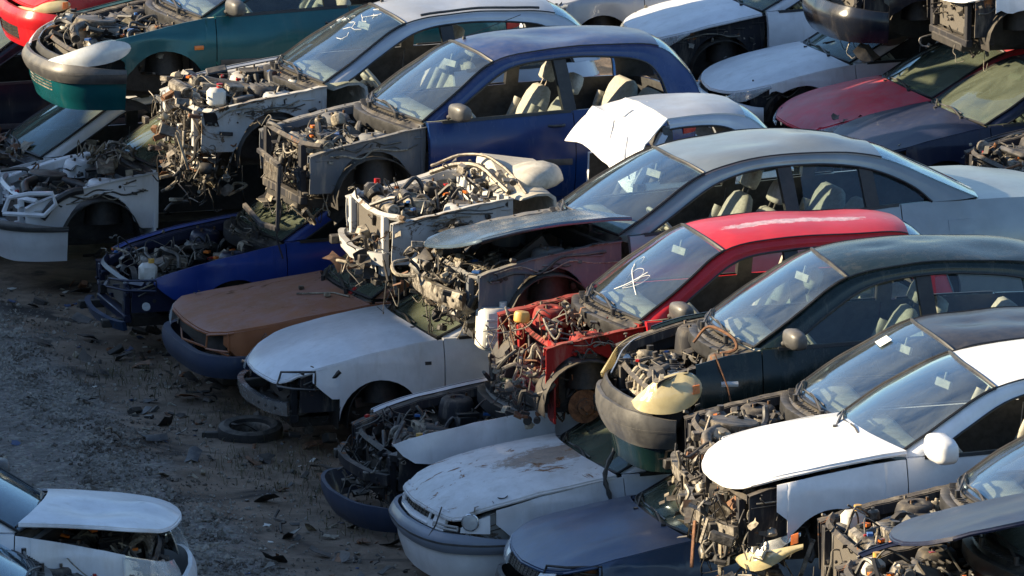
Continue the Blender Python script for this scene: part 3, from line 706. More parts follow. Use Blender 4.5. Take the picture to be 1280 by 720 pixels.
        if tower:
            mb = MB(); p, q = V((xc+.02, side*(y-.06), z)), V((xc+.06, side*.50, .78)); mb.cyl(p, q, .026, 10, 1); mb.cyl(p.lerp(q, .5), q, .014, 8, 2)
            d = q-p; L_ = d.length; d.normalize(); a = d.orthogonal().normalized(); b = d.cross(a)
            mb.tube([p+d*(L_*(.42+.5*i/60))+(a*cos(i/60*2*pi*5)+b*sin(i/60*2*pi*5))*.062 for i in range(61)], .008, 6, 0)
            mb.lathe(p+d*L_*.40, d, [(.03, 0), (.085, .0), (.09, .012), (.03, .02)], 18, 0)
            s.part(mb, 'suspension_strut', [M['rust'], M['steel'], M['alu']])
    def firewall(s, mat=None):
        O = []
        for j in range(15):
            q = -1+2*j/14; y = .70*q; x = -.02-.10*(1-q*q); O.append([V((x, y, .30+(.90-.30)*k/4)) for k in range(5)])
        mb = MB(); mb.solid(O, [[v+V((.02, 0, 0)) for v in r] for r in O]); greeble(mb, s.rng, 16, (-.20, -.55, .5), (-.14, .55, .85), .03, .09, 3); s.part(mb, 'firewall', [mat or s.grime, M['blk'], M['alu']])
    def support(s, mat=None, lower=True, zt=None, bits=True, radiator=True, beam=None, x=None):
        """front crossmember with radiator"""
        sp = s.s; x = x if x is not None else sp['xf']+.24; z = zt or s.zs(sp['xf']+.25)-.03; mb = MB(); W = sp['W']
        mb.tube(catmull([(x+.10, -W+.14, z+.01), (x+.02, -.45, z), (x, 0, z), (x+.02, .45, z), (x+.10, W-.14, z+.01)], 5), .026, 4)
        if lower: mb.box((x, 0, .30), (.07, 1.0, .07))
        for sd in (-1, 1): mb.box((x, sd*.46, (z+.3)/2), (.05, .07, z-.30))
        if bits: greeble(mb, s.rng, 14, (x-.03, -.6, .35), (x+.03, .6, z+.02), .03, .08, 1)
        s.part(mb, 'radiator_support', mat or s.grime)
        if radiator:
            mb = MB(); mb.box((x+.045, .02, (z+.33)/2), (.035, .74, z-.38), m=0, ch=.004)
            for sd in (-1, 1): mb.box((x+.045, .02+sd*.385, (z+.33)/2), (.05, .045, z-.36), m=1)
            mb.box((x+.045, .02, z-.03), (.05, .8, .03), m=1)
            s.part(mb, 'radiator', [M['fins'], M['blk']])
            mb = MB(); mb.lathe((x+.09, -.16, .52), (1, 0, 0), [(.15, 0), (.16, 0), (.16, .05), (.15, .05), (.15, 0)], 24)
            for k in range(7):
                a = k*2*pi/7; c, t = V((0, cos(a), sin(a))), V((0, -sin(a), cos(a))); o_ = V((x+.11, -.16, .52))
                mb.solid([[o_+c*.03-t*.012, o_+c*.145-t*.03], [o_+c*.03+t*.012+V((.02, 0, 0)), o_+c*.145+t*.03+V((.02, 0, 0))]], [[o_+c*.03-t*.012+V((.004, 0, 0)), o_+c*.145-t*.03+V((.004, 0, 0))], [o_+c*.03+t*.012+V((.024, 0, 0)), o_+c*.145+t*.03+V((.024, 0, 0))]])
            s.part(mb, 'cooling_fan', M['blk'])
        if beam:
            mb = MB(); ub = .66; s.strip(mb, -ub, ub, beam[0], beam[1], 24, 3, beam[2] if len(beam) > 2 else -.03, .05)
            for u in (-.5, .5):
                for k in range(3): c = s.S(u*(.6+.25*k), (beam[0]+beam[1])/2, (beam[2] if len(beam) > 2 else -.03)+.002); mb.lathe(c, (-1, 0, 0), [(.014, 0), (.014, .004), (0, .004)], 8, 1)
            for sd in (-1, 1): mb.box((sp['xf']+.14, sd*.42, (beam[0]+beam[1])/2), (.22, .07, .07), m=1)
            s.part(mb, 'crash_beam', [beam[3] if len(beam) > 3 else M['alu'], M['dark']])
    def engine(s, dens=1.0, cx=None, top=None, hang=0, tank=None, spread=1.0):
        sp = s.s; r = s.rng; cx = cx if cx is not None else sp['xf']*.52-.02; zt = top or s.zs(cx)-.02; yo = r.uniform(-.08, .12)
        mats = [M['alu'], M['steel'], M['dark'], M['tan']]+[M[k] for k in r.choice((('dark', 'blk', 'steel', 'blk'), ('rust', 'dark', 'steel', 'dark'), ('blk', 'dark', 'alu', 'dark'), ('dark', 'blk', 'rust', 'tan')))+('dark', 'blk')]
        mb = MB(); mb.box((cx, yo, .44), (.36, .62, .34), m=2); mb.box((cx-.02, yo, zt-.14), (.24, .52, .14), (0, .1, 0), m=0)
        for k in range(8): mb.box((cx-.14, yo-.24+.07*k, .52), (.03, .02, .22), m=0)
        for k in range(4): mb.cyl((cx-.02+.0, yo-.18+.12*k, zt-.07), (cx-.01, yo-.18+.12*k, zt-.03), .026, 10, 3 if k % 2 else 2)
        greeble(mb, r, int(34*dens), (cx-.22, yo-.38, .36), (cx+.22, yo+.38, zt-.02), .05, .16, 10); s.part(mb, 'engine_block', mats, ang=30)
        mb = MB(); vc = r.choice((0, 1, 2)); mb.box((cx+.01, yo, zt-.05), (.17, .46, .07), (0, .12, 0), m=0)
        for k in range(7): mb.box((cx+.01, yo-.19+.063*k, zt-.012), (.13, .012, .012), m=0)
        mb.cyl((cx+.03, yo+.12, zt-.03), (cx+.035, yo+.12, zt+.015), .03, 12, 1); s.part(mb, 'valve_cover', [(M['alu'], M['tan'], M['blk'])[vc], M['blk']])
        style = r.randrange(4)
        if style == 0:
            mb = MB()
            for k in range(4):
                y = yo-.18+.12*k; mb.tube(catmull([(cx-.10, y, zt-.10), (cx-.19, y, zt-.05), (cx-.24, y, zt-.10), (cx-.25, y, zt-.22)], 4), .024, 8)
            mb.tube([(cx-.25, yo-.25, zt-.2), (cx-.25, yo+.25, zt-.2)], .035, 8); s.part(mb, 'intake_manifold', M['alu'] if r.random() < .6 else M['tan'])
        elif style == 1:      # moulded engine cover
            mb = MB(); mb.box((cx, yo, zt-.005), (.34, .48, .06), (0, .08, r.uniform(-.1, .1)), ch=.025)
            for k in range(3): mb.box((cx-.06+.06*k, yo, zt+.028), (.015, .36, .012), (0, .08, 0))
            mb.lathe((cx-.10, yo+.15, zt+.02), (0, 0, 1), [(.035, 0), (.03, .025), (0, .025)], 14); s.part(mb, 'engine_cover', M['blk'])
        elif style == 2:      # plenum box with throttle body
            mb = MB(); mb.box((cx-.20, yo, zt-.08), (.11, .46, .10), (0, .2, 0), ch=.03); mb.cyl((cx-.22, yo-.23, zt-.07), (cx-.24, yo-.36, zt-.06), .04, 14); mb.lathe((cx-.24, yo-.36, zt-.06), (0, -1, 0), [(.05, 0), (.05, .02), (.035, .02), (.033, -.02)], 16)
            for k in range(4): mb.box((cx-.10, yo-.17+.115*k, zt-.10), (.12, .05, .045), (0, -.2, 0), ch=.015)
            s.part(mb, 'intake_plenum', M['alu'])
        else:                 # round air cleaner
            mb = MB(); mb.lathe((cx-.08, yo-.05, zt-.03), (.1, 0, 1), [(.17, 0), (.175, .01), (.175, .055), (.165, .065), (.06, .07), (.02, .08), (0, .08)], 28); mb.tube(catmull([(cx-.20, yo-.15, zt), (cx-.32, yo-.28, zt-.02), (cx-.34, yo-.42, zt-.08)], 4), .04, 10); s.part(mb, 'air_cleaner', M['steel'] if r.random() < .5 else M['blk'])
        mb = MB(); a = V((cx-.05, yo-.36, .48)); ax = V((0, -1, 0))
        for dx, dz, rr in ((-.02, 0, .085), (-.16, .10, .05), (.10, .16, .055)):
            mb.lathe(a+V((dx, 0, dz)), ax, [(0, 0), (rr, 0), (rr*.9, .006), (rr*.9, .018), (rr, .024), (rr*.4, .026), (rr*.35, .035), (0, .035)], 20, 0)
        pts = []
        for k in range(25):
            an = 2*pi*k/24; pts.append(a+V((-.03+.15*cos(an), -.015, .09+.15*sin(an))))
        mb.tube(pts, .008, 4, 1, False); s.part(mb, 'drive_pulleys', [M['steel'], M['rubber']])
        mb = MB(); c = V((cx-.16, yo-.27, zt-.16)); mb.lathe(c, (0, -1, 0), [(0, 0), (.05, .0), (.065, .02), (.065, .09), (.05, .115), (.02, .12), (0, .12)], 18)
        for k in range(10): an = k*.63; mb.box(c+V((.06*cos(an), -.055, .06*sin(an))), (.012, .07, .012), (0, -an, 0))
        s.part(mb, 'alternator', M['alu'])
        # bay furniture
        mb = MB(); bx, by = -.32, .42*r.choice((-1, 1)); mb.box((bx, by, zt-.12), (.17, .22, .18), m=0); mb.box((bx, by, zt-.025), (.175, .225, .02), m=0)
        for sd in (-1, 1): mb.cyl((bx+.04, by+sd*.07, zt-.01), (bx+.04, by+sd*.07, zt+.012), .01, 8, 1)
        s.part(mb, 'battery', [M['blk'], M['steel']])
        mb = MB(); mb.box((-.42, -by*.9, zt-.08), (.28, .20, .13), (.05, .05, .2), m=0, ch=.03)
        for k in range(5): mb.box((-.52+.045*k, -by*.9, zt-.012), (.012, .16, .012), (.05, .05, .2), m=0)
        mb.tube(catmull([(-.5, -by*.8, zt-.07), (-.62, -by*.5, zt-.04), (cx-.05, yo-.1, zt+.0)], 5), [.035+.004*(k % 2) for k in range(11)], 10, 0); s.part(mb, 'air_filter_box', M['blk'])
        mb = MB(); c = V((-.16, -.34, zt-.03)); mb.box(c, (.11, .10, .08), m=0, ch=.02); mb.cyl(c+V((0, 0, .04)), c+V((0, 0, .065)), .028, 12, 1); mb.lathe(c+V((.02, 0, -.06)), (1, 0, 0), [(0, 0), (.10, 0), (.11, .02), (.10, .05), (0, .06)], 20, 2)
        s.part(mb, 'brake_reservoir', [M['white_plastic'], M['blk'], M['dark']])
        tx, ty = (tank or (sp['xf']+.42, .48*r.choice((-1, 1)))); mb = MB(); c = V((tx, ty, zt-.08)); mb.box(c, (.15, .12, .16), m=0, ch=.03); mb.cyl(c+V((.03, 0, .08)), c+V((.03, 0, .115)), .026, 12, 1)
        s.part(mb, 'coolant_tank', [r.choice((M['white_plastic'], M['white_plastic'], M['blk'], M['tan'])), r.choice((M['blk'], M['blk'], M['yellow'], M['redlens']))]) if r.random() < .75 else None
        x0 = sp['xf']+.25
        mb = MB(); hoses(mb, r, int(16*dens), (x0, -.55, .40), (-.12, .55, zt+.01), .010, .026, 2, .06, .06, .75); s.part(mb, 'hoses', [M['rubber'], M['blk']])
        mb = MB(); hoses(mb, r, int(22*dens), (x0-.04, -.60, .38), (-.10, .60, zt+.02), .003, .008, 5, .06, .07, .6)
        if hang: hoses(mb, r, int(hang*.6), (x0-.10, -.60, .05), (x0+.25, .60, .6), .003, .007, 5, -.10, .05, .45)
        s.part(mb, 'wiring_loom', [M['wire'], M['rubber'], M['rubber'], M['blk'], M['rubber']])
        mb = MB(); greeble(mb, r, int(40*dens), (x0, -.58, .40), (-.12, .58, zt-.02), .04, .14, 10)
        for k in range(9): mb.box((r.uniform(x0, -.15), r.uniform(-.5, .5), zt-r.uniform(-.02, .08)), (r.uniform(.02, .06), r.uniform(.02, .05), .02), (0, 0, r.uniform(0, 3)), m=10+r.randrange(3))
        mats = mats+[M['amber'], M['redlens'], M['blueplug']]
        if hang: greeble(mb, r, int(hang*.8), (x0-.08, -.6, .10), (x0+.2, .6, .55), .05, .14, 10)
        s.part(mb, 'engine_brackets', mats, ang=30)
    def floor(s):
        sp = s.s; mb = MB(); W = sp['W']
        mb.box(((sp['xr']-.2)/2, 0, .21), (sp['xr']-.1, 2*W-.16, .06), ch=.01); mb.box((sp['xf']*.45, 0, .25), (-sp['xf']*.75, .8, .08), ch=.01)
        mb.box((sp['xr']*.45, 0, .27), (sp['xr']*.9, .24, .14)); mb.tube([(-.4, .1, .16), (.5, .12, .15), (1.6, .15, .15), (sp['xr'], .3, .2)], .03, 8)
        greeble(mb, s.rng, 20, (sp['xf']+.3, -.6, .12), (sp['xr']-.3, .6, .2), .06, .2, 1)
        s.part(mb, 'floor_pan', M['dark'])
    def seat(s, x, y, mat, rear=False, lean=.42, head=True, wide=.25):
        root = MB(); z0 = .50
        c0 = V((x, y, z0))
        root.loft([(V((x-.26, y, z0-.06)), V((0, wide-.02, 0)), V((0, 0, .03))), (V((x-.24, y, z0-.04)), V((0, wide, 0)), V((0, 0, .07))), (V((x-.02, y, z0-.04)), V((0, wide, 0)), V((0, 0, .08))), (V((x+.22, y, z0-.06)), V((0, wide-.01, 0)), V((0, 0, .08)))], 22)
        d = V((sin(lean), 0, cos(lean))); n = V((-cos(lean), 0, sin(lean))); p = V((x+.24, y, z0-.06))
        prof = [(0, wide-.02, .07), (.05, wide, .085), (.2, wide+.005, .085), (.36, wide-.01, .075), (.50, wide-.04, .065), (.575, wide-.09, .05), (.60, wide-.14, .02)]
        root.loft([(p+d*h+n*(.0 if h < .1 else .01), V((0, w_, 0)), n*t) for h, w_, t in prof], 24)
        for sd in (-1, 1): root.loft([(p+d*h+n*(.075)+V((0, sd*(wide-.045), 0)), V((0, .04, 0)), n*.04) for h in (.08, .2, .34, .42)], 10)
        if head:
            q = p+d*.60+n*.01; root.loft([(q+d*h, V((0, w_, 0)), n*t) for h, w_, t in ((.045, .09, .03), (.06, .12, .05), (.14, .13, .055), (.20, .11, .045), (.215, .07, .02))], 20)
            for sd in (-1, 1): root.cyl(q-d*.03+V((0, sd*.05, 0)), q+d*.06+V((0, sd*.05, 0)), .007, 6, 1)
        s.part(root, 'seat', [mat, M['steel']], warp=False, ang=60)
    def interior(s, seatmat=None, front=True, rear=True, wheel=True, dash=True, lean=.42):
        sp = s.s; sm = seatmat or M['seat']; sx = .90
        if front:
            s.seat(sx, -.36, sm, lean=lean); s.seat(sx+.03, .36, sm, lean=lean+.03)
        if rear:
            for y in (-.33, .33): s.seat(sx+.82, y, sm, lean=.36, head=False, wide=.31)
        if dash:
            mb = MB(); secs = []
            W = .70
            O = [(.10, .90), (.22, .935), (.32, .935), (.37, .90), (.39, .80), (.36, .66), (.28, .60)]
            P = []
            for j in range(13):
                q = -1+2*j/12; bow = .10*(1-q*q); hump = .025*math.exp(-((q+.5)/.22)**2)
                P.append([V((x-bow*(1 if i < 2 else .3), q*W, z-.02+hump*(1 if 0 < i < 4 else 0))) for i, (x, z) in enumerate(O)])
            mb.solid(P, [[v+V((-.02, 0, -.02)) for v in r] for r in P], 0, 0); s.part(mb, 'dashboard', M['dash'])
        if wheel:
            c = V((.50, -.36, .90)); ax = V((.75, 0, .62)).normalized(); a = V((0, 1, 0)); b = ax.cross(a)
            mb = MB(); mb.tube([c+a*cos(2*pi*i/28)*.185+b*sin(2*pi*i/28)*.185 for i in range(29)], .015, 8, 0, False)
            for an in (0.1, 3.04, 4.71): mb.tube([c-ax*.02, c+(a*cos(an)+b*sin(an))*.18], .016, 6)
            mb.lathe(c-ax*.05, ax, [(0, 0), (.07, 0), (.075, .03), (.05, .05), (0, .055)], 16); mb.cyl(c-ax*.04, c-ax*.22, .03, 8); s.part(mb, 'steering_wheel', M['dash'], warp=False)
    def mirror(s, side, mat=None, big=1.0):
        p = V((.22, side*(s.yb(.2)+.0), s.zs(.2)+.01)); mb = MB(); y = V((0, side, 0)); k = big*1.12
        mb.loft([(p+V((.0, 0, .03)), V((.04, 0, 0)), V((0, 0, .02))), (p+y*.05+V((0, 0, .045)), V((.035, 0, 0)), V((0, 0, .022)))], 12, 0)
        mb.loft([(p+y*(.04+d*k)+V((.01*i, 0, .085)), V((.055*k*w1, 0, 0)), V((0, 0, .062*k*h1))) for i, (d, w1, h1) in enumerate(((0, .5, .55), (.012, .85, .9), (.06, 1, 1.05), (.15, .95, 1.0), (.195, .8, .8), (.212, .5, .5)))], 20, 0, 3.0)
        m_ = s.part(mb, 'mirror', mat or M['bumperblk'], warp=False, ang=60)
        mb = MB(); c = p+y*(.04+.09*k)+V((.01+.058*k, 0, .085)); mb.box(c, (.006, .13*k, .09*k), ch=.002); s.part(mb, 'mirror_glass', M['chrome'], m_, warp=False)
        return m_
    def front_mess(s, n=60, x0=None, x1=None, z0=.12, z1=.74, y0=-.74, y1=.3, wires=40, mats=None):
        sp = s.s; x0 = x0 if x0 is not None else sp['xf']; x1 = x1 if x1 is not None else x0+.45; r = s.rng
        mb = MB(); greeble(mb, r, n, (x0, y0, z0), (x1, y1, z1), .04, .125, 8)
        for k in range(n//6):    # long upright struts and torn brackets
            a = V((r.uniform(x0, x1), r.uniform(y0, y1), r.uniform(z0, z1-.2))); b = a+V((r.uniform(-.05, .05), r.uniform(-.05, .05), r.uniform(.12, .35)))
            mb.box((a+b)/2, (.03, .012, (b-a).length), (r.gauss(0, .2), r.gauss(0, .2), r.uniform(0, 3)), m=r.randrange(8), ch=.003)
        hoses(mb, r, wires//5, (x0, y0, z0), (x1, y1, z1), .008, .018, 5, -.05, .05, .5)
        hoses(mb, r, wires//2, (x0, y0-.02, z0-.1), (x1, y1, z1+.04), .003, .006, 5, -.07, .06, .5)
        s.part(mb, 'torn_front_bits', mats or [M['alu'], M['dark'], M['steel'], M['dark'], M['blk'], M['tan'], M['blk'], M['rust']], ang=30)
    def slam(s, z0=.28, z1=.62, u=.62, mat=None, off=-.05):
        mb = MB(); s.strip(mb, -u, u, z0, z1, 18, 4, off, .02, mo=0); s.part(mb, 'slam_panel', mat or M['blk'])
    def std(s, omit=(), seatmat=None, antenna=False, ws=None, bay=True, sides=(-1, 1), side_frames=True, hub=False):
        om = set(omit)
        for sd, n in ((-1, 'N'), (1, 'F')):
            if sd not in sides: continue
            if 'fender'+n not in om: s.fender(sd)
            if 'door1'+n not in om: s.door(0, sd)
            if 'door2'+n not in om and len(s.s['doors']) > 2: s.door(1, sd)
            if 'quarter' not in om: s.quarter(sd); s.liner(sd, s.s['xwr'])
            if 'rocker' not in om: s.rocker(sd)
            if 'rails' not in om: s.rails(sd)
            if bay: s.inner_wing(sd)
            s.liner(sd, s.s['xw'], hub=hub and sd < 0) if 'liner' not in om else None
            if 'mirror'+n not in om and sd < 0: s.mirror(sd)
        if 'roof' not in om: s.roof(antenna=antenna)
        if 'ws' not in om:
            g_ = s.windshield(ws); mb = MB(); p = s.wsp(.5, .80, -.07); mb.box(p, (.02, .20, .055), (0, .3, .2)); mb.cyl(p, s.wsp(.5, .86, -.01), .008, 6); s.part(mb, 'rearview_mirror', M['dash'], g_)
        if 'rearglass' not in om: s.rear_glass()
        if s.s['tail'] == 'sedan' and 'deck' not in om: s.deck()
        if 'rbumper' not in om: s.rear_bumper()
        if 'cowl' not in om: s.cowl()
        s.firewall(); s.floor()
        if 'interior' not in om: s.interior(seatmat)
def copy_tree(o, parent=None):
    c = o.copy(); COL.objects.link(c)
    if parent: c.parent = parent
    for ch in list(o.children): copy_tree(ch, c)
    return c
# ---------------------------------------------------------------- ground and added bank
def ground():
    xs = [-400, -150, -60, -30, -20, -14, -11]+[-9+.07*i for i in range(int(9.5/.07))]+[.7+.4*i for i in range(30)]+[14, 18, 25, 40, 80, 200, 400]
    ys = [-400, -150, -70, -40, -25, -16, -12]+[-8+.09*i for i in range(int(17/.09))]+[9.4+.5*i for i in range(20)]+[22, 30, 50, 100, 300, 900]
    def h(x, y):
        if abs(x) > 14 or y > 20 or y < -14: return 0
        z = .05*noise.noise(V((x*.5, y*.5, 0)))+.022*noise.noise(V((x*2.1, y*2.1, 3)))+.010*noise.noise(V((x*6, y*6, 3)))
        z += .035*math.exp(-((x+2.75)/.45)**2)*(1+noise.noise(V((x*3, y*3, 9))))
        z -= .045*math.exp(-((x+3.75+.1*sin(y))/.22)**2)+.04*math.exp(-((x+5.3+.1*sin(y))/.22)**2)-.02*math.exp(-((x+4.1)/.2)**2)
        return z
    mb = MB(); mb.grid([[V((x, y, h(x, y))) for y in ys] for x in xs])
    m, nt, b, co = base('yard_dirt')
    s_ = node(nt, 'ShaderNodeSeparateXYZ'); nt.links.new(co, s_.inputs[0])
    wob = math_(nt, 'MULTIPLY', math_(nt, 'SUBTRACT', nz(nt, co, .9, 5, .6), .5), 1.5)
    x = math_(nt, 'ADD', s_.outputs[0], wob)
    lane = ramp(nt, x, -2.35, -2.75)
    dirt = mix(nt, ramp(nt, nz(nt, co, 2.2, 9, .7, .4), .35, .68), (.13, .092, .06), (.27, .20, .14))
    dirt = mix(nt, ramp(nt, nz(nt, co, 1.1, 5, .6, .8, 4), .52, .66), dirt, (.035, .027, .02))
    vor = node(nt, 'ShaderNodeTexVoronoi'); vor.inputs['Scale'].default_value = 32; nt.links.new(co, vor.inputs[0])
    grav = mix(nt, vor.outputs[1], (.14, .135, .13), (.30, .295, .29))
    grav = mix(nt, .35, grav, vor.outputs[1], 'SOFT_LIGHT')
    grey = mix(nt, ramp(nt, nz(nt, co, 3, 9, .75), .35, .65), (.12, .112, .105), (.22, .21, .20))
    grav = mix(nt, ramp(nt, nz(nt, co, 5, 5, .6, .2, 8), .42, .6), grey, grav)
    hs = node(nt, 'ShaderNodeHueSaturation'); hs.inputs['Saturation'].default_value = .25; nt.links.new(grav, hs.inputs['Color'])
    c = mix(nt, lane, dirt, mix(nt, 1.0, hs.outputs[0], (1.0, .90, .76), 'MULTIPLY'))
    nt.links.new(c, b.inputs['Base Color']); b.inputs['Roughness'].default_value = .9
    bp = node(nt, 'ShaderNodeBump'); bp.inputs['Strength'].default_value = .7; bp.inputs['Distance'].default_value = .03
    nt.links.new(math_(nt, 'ADD', nz(nt, co, 26, 6, .7), math_(nt, 'MULTIPLY', vor.outputs[0], lane)), bp.inputs['Height']); nt.links.new(bp.outputs[0], b.inputs['Normal'])
    o = mb.build('ground', m); o['kind'] = 'structure'
    return h
gh = ground()
def shade_bank():  # unseen earth ridge added out of frame to keep the lane in shade
    mb = MB(); rows = []
    for j in range(130):
        y = -22+.4*j; hh = 5.62+.35*noise.noise(V((y*.35, 1, 0)))+.35*noise.noise(V((y*1.3, 4, 0)))+.22*noise.noise(V((y*3.1, 8, 0)))
        if j in (0, 129): hh = .3
        rows.append([V((x+.4*noise.noise(V((y*.8, x, 0))), y, hh*k*(1+.06*noise.noise(V((y*2, x, 2)))) if 0 < k < 1 else hh*k)) for x, k in ((-8.9, -.02), (-9.8, .3), (-10.6, .62), (-11.5, .92), (-12.2, 1.0), (-13.2, .96), (-15.5, .5), (-17.5, -.02))])
    mb.grid(rows); o = mb.build('added_shade_embankment', rough_mat('shade_bank_earth', (.10, .075, .05), (.2, .15, .10), 2, .95, 0, .2, .8)); o['kind'] = 'structure'
shade_bank()
def gravel():
    rng = random.Random(5); mb = MB()
    m = rough_mat('loose_gravel_stone', (.15, .14, .12), (.36, .33, .28), 3, .9, 0, .2, .4, (.09, .075, .06), (.5, .6))
    def stone(x, y, r):
        z = gh(x, y)+r*.25; rot = Euler((rng.uniform(0, 6), rng.uniform(0, 6), rng.uniform(0, 6))).to_matrix(); a, b_, c = r*rng.uniform(.7, 1.3), r*rng.uniform(.6, 1), r*rng.uniform(.45, .8)
        vs = [rot @ V(q) + V((x, y, z)) for q in ((a, 0, 0), (-a, 0, 0), (0, b_, 0), (0, -b_, 0), (a*.2, b_*.1, c), (0, 0, -c))]
        mb.add(vs, [(0, 2, 4), (2, 1, 4), (1, 3, 4), (3, 0, 4), (2, 0, 5), (1, 2, 5), (3, 1, 5), (0, 3, 5)])
    n = 0
    while n < 15000:
        y = rng.uniform(-5.5, 8.5); x = rng.uniform(-7.5, 0.2); xx = x+.35*noise.noise(V((y*.7, 0, 0)))
        d = math.exp(-((xx+2.85)/.42)**2)*1.0+.16*(1 if xx < -3 else .28)+.2*max(0, noise.noise(V((x*1.4, y*1.4, 5))))
        if rng.random() > d: continue
        stone(x, y, rng.choice((.008, .010, .013, .013, .018, .026)) * (1.2 if d > .8 else .9)); n += 1
    o = mb.build('gravel', m, ang=1); o['kind'] = 'stuff'
gravel()
def litter():
    rng = random.Random(11)
    mb = MB()
    mats = [M['blk'], M['tan'], M['rust'], M['dark'], M['white_plastic'], paint('scrap_blue', (.05, .09, .2), seed=3)]
    for i in range(620):
        y = rng.uniform(-4.5, 8.5); x = rng.gauss(-1.7, .45) if rng.random() < .85 else rng.uniform(-4.5, -.5)
        s_ = rng.choice((.012, .015, .02, .02, .03, .03, .04, .06, .10)); c = V((x, y, gh(x, y)+s_*.2)); m = rng.choice((0, 0, 1, 1, 2, 3, 3, 3, 4, 5)) if s_ < .06 else rng.choice((0, 1, 3, 3, 2))
        rot = Euler((rng.gauss(0, .4), rng.gauss(0, .4), rng.uniform(0, 6))).to_matrix()
        k = rng.random()
        if k < .62:
            P = [[c+rot @ V((s_*(a-1)*rng.uniform(.7, 1.1), s_*.6*(b_-1)*rng.uniform(.6, 1.1), rng.uniform(0, s_*.4))) for b_ in range(3)] for a in range(3)]
            mb.solid(P, [[p-V((0, 0, .004)) for p in r] for r in P], m, m)
        elif k < .9: mb.box(c, (s_*1.4, s_*.6, s_*.5), rot, m=m)
        else: mb.tube(hose_path(rng, c, c+rot @ V((s_*3, 0, 0))+V((0, 0, .01)), .01, s_*.4), s_*.09+.002, 5, m=rng.choice((3, 1, 0)))
    o = mb.build('ground_litter', mats); o['kind'] = 'stuff'
    # dry weeds
    mb = MB()
    for i in range(1700):
        cx, cy, sp_ = rng.choice(((-1.7, .9, .35), (-1.45, 2.6, .3), (-1.5, .2, .3), (-2.0, 4.3, .3), (-1.3, -1.2, .3)))
        x, y = rng.gauss(cx, sp_), rng.gauss(cy, sp_*1.5); z = gh(x, y); a = rng.uniform(0, 6.28); l = rng.uniform(.03, .12); d = V((cos(a), sin(a), 0))
        p, q, r_ = V((x, y, z-.005)), V((x, y, z+l*.6))+d*l*.3, V((x, y, z+l*rng.uniform(.4, .9)))+d*l*.9; o_ = V((-d.y, d.x, 0))*.0025
        mb.add([p-o_, p+o_, q+o_, q-o_, r_], [(0, 1, 2, 3), (3, 2, 4)])
    o = mb.build('dry_grass', rough_mat('dry_weed', (.05, .05, .025), (.16, .13, .07), 5, .9, 0, 0, .1)); o['kind'] = 'stuff'
litter()
# ---------------------------------------------------------------- paints
PW = paint('white_paint', (.74, .75, .76), .16, 0, .3, seed=1, side=.22)
PW2 = paint('bright_white_paint', (.80, .80, .80), .12, 0, .22, seed=2, side=.10)
PW3 = paint('flaking_white_paint', (.74, .74, .73), .35, .28, .4, seed=3, rustcol=(.17, .085, .04), side=.3, patch=((-.36, -.12, .40, .22), (.22, .14, .085)))
PBK = paint('black_blue_paint', (.010, .013, .022), .18, 0, .25, seed=4)
PGR = paint('dark_green_paint', (.003, .013, .013), .06, 0, .25, seed=5, side=.10)
PRD = paint('red_paint', (.56, .012, .020), .10, 0, .33, seed=6, patch=((1.35, -.14, .60, .075), (.60, .42, .42)))
PSV = paint('silver_blue_paint', (.235, .27, .285), .12, 0, .30, .35, seed=7, coat=.2)
PBL = paint('deep_blue_paint', (.003, .027, .125), .24, 0, .26, seed=8, fade=(.12, .14, .20), fadeamt=.4)
PLS = paint('pale_silver_paint', (.42, .45, .50), .30, 0, .35, .3, seed=9)
PTE = paint('teal_paint', (.006, .085, .10), .30, 0, .24, .2, seed=10)
PRD2 = paint('bright_red_paint', (.50, .012, .018), .3, 0, .3, seed=11)
POR = paint('orange_brown_paint', (.34, .12, .045), .40, .22, .6, seed=12, fade=(.36, .19, .17), fadeamt=.6, rustcol=(.13, .06, .03))
PRB = paint('royal_blue_paint', (.008, .045, .26), .35, 0, .3, seed=13)
PNB = paint('navy_metallic_paint', (.035, .075, .16), .40, 0, .28, .3, seed=14)
PMR = paint('faded_crimson_paint', (.70, .010, .045), .35, 0, .45, seed=15, fade=(.36, .20, .23), fadeamt=.3)
PNV = paint('dark_navy_paint', (.008, .013, .040), .06, 0, .42, seed=16)
GRW = paint('grimy_white_metal', (.46, .46, .45), .55, .30, .55, seed=17, side=.8, rustcol=(.09, .065, .045), coat=0)
GRS = paint('grimy_grey_metal', (.13, .14, .155), .5, .28, .55, seed=18, side=.7, rustcol=(.06, .045, .03), coat=0)
GRD = paint('grimy_red_metal', (.26, .014, .014), .35, .38, .6, seed=19, side=.4, rustcol=(.035, .014, .010), coat=0)
GRK = paint('grimy_dark_metal', (.03, .03, .035), .45, .15, .55, seed=20, side=.5, coat=0)
GU = 'stripped cars stacked in the upper layer of the front row'
GL = 'wrecked cars on the ground at the foot of the front row'
GB = 'scrap cars in the row behind'
def low(spec, k=.78, **kw):
    d = merged(spec, **kw)
    for n in ('O', 'I'): d[n] = [(x, z if z < 1.0 else 1.0+(z-1.0)*k) for x, z in d[n]]
    return d

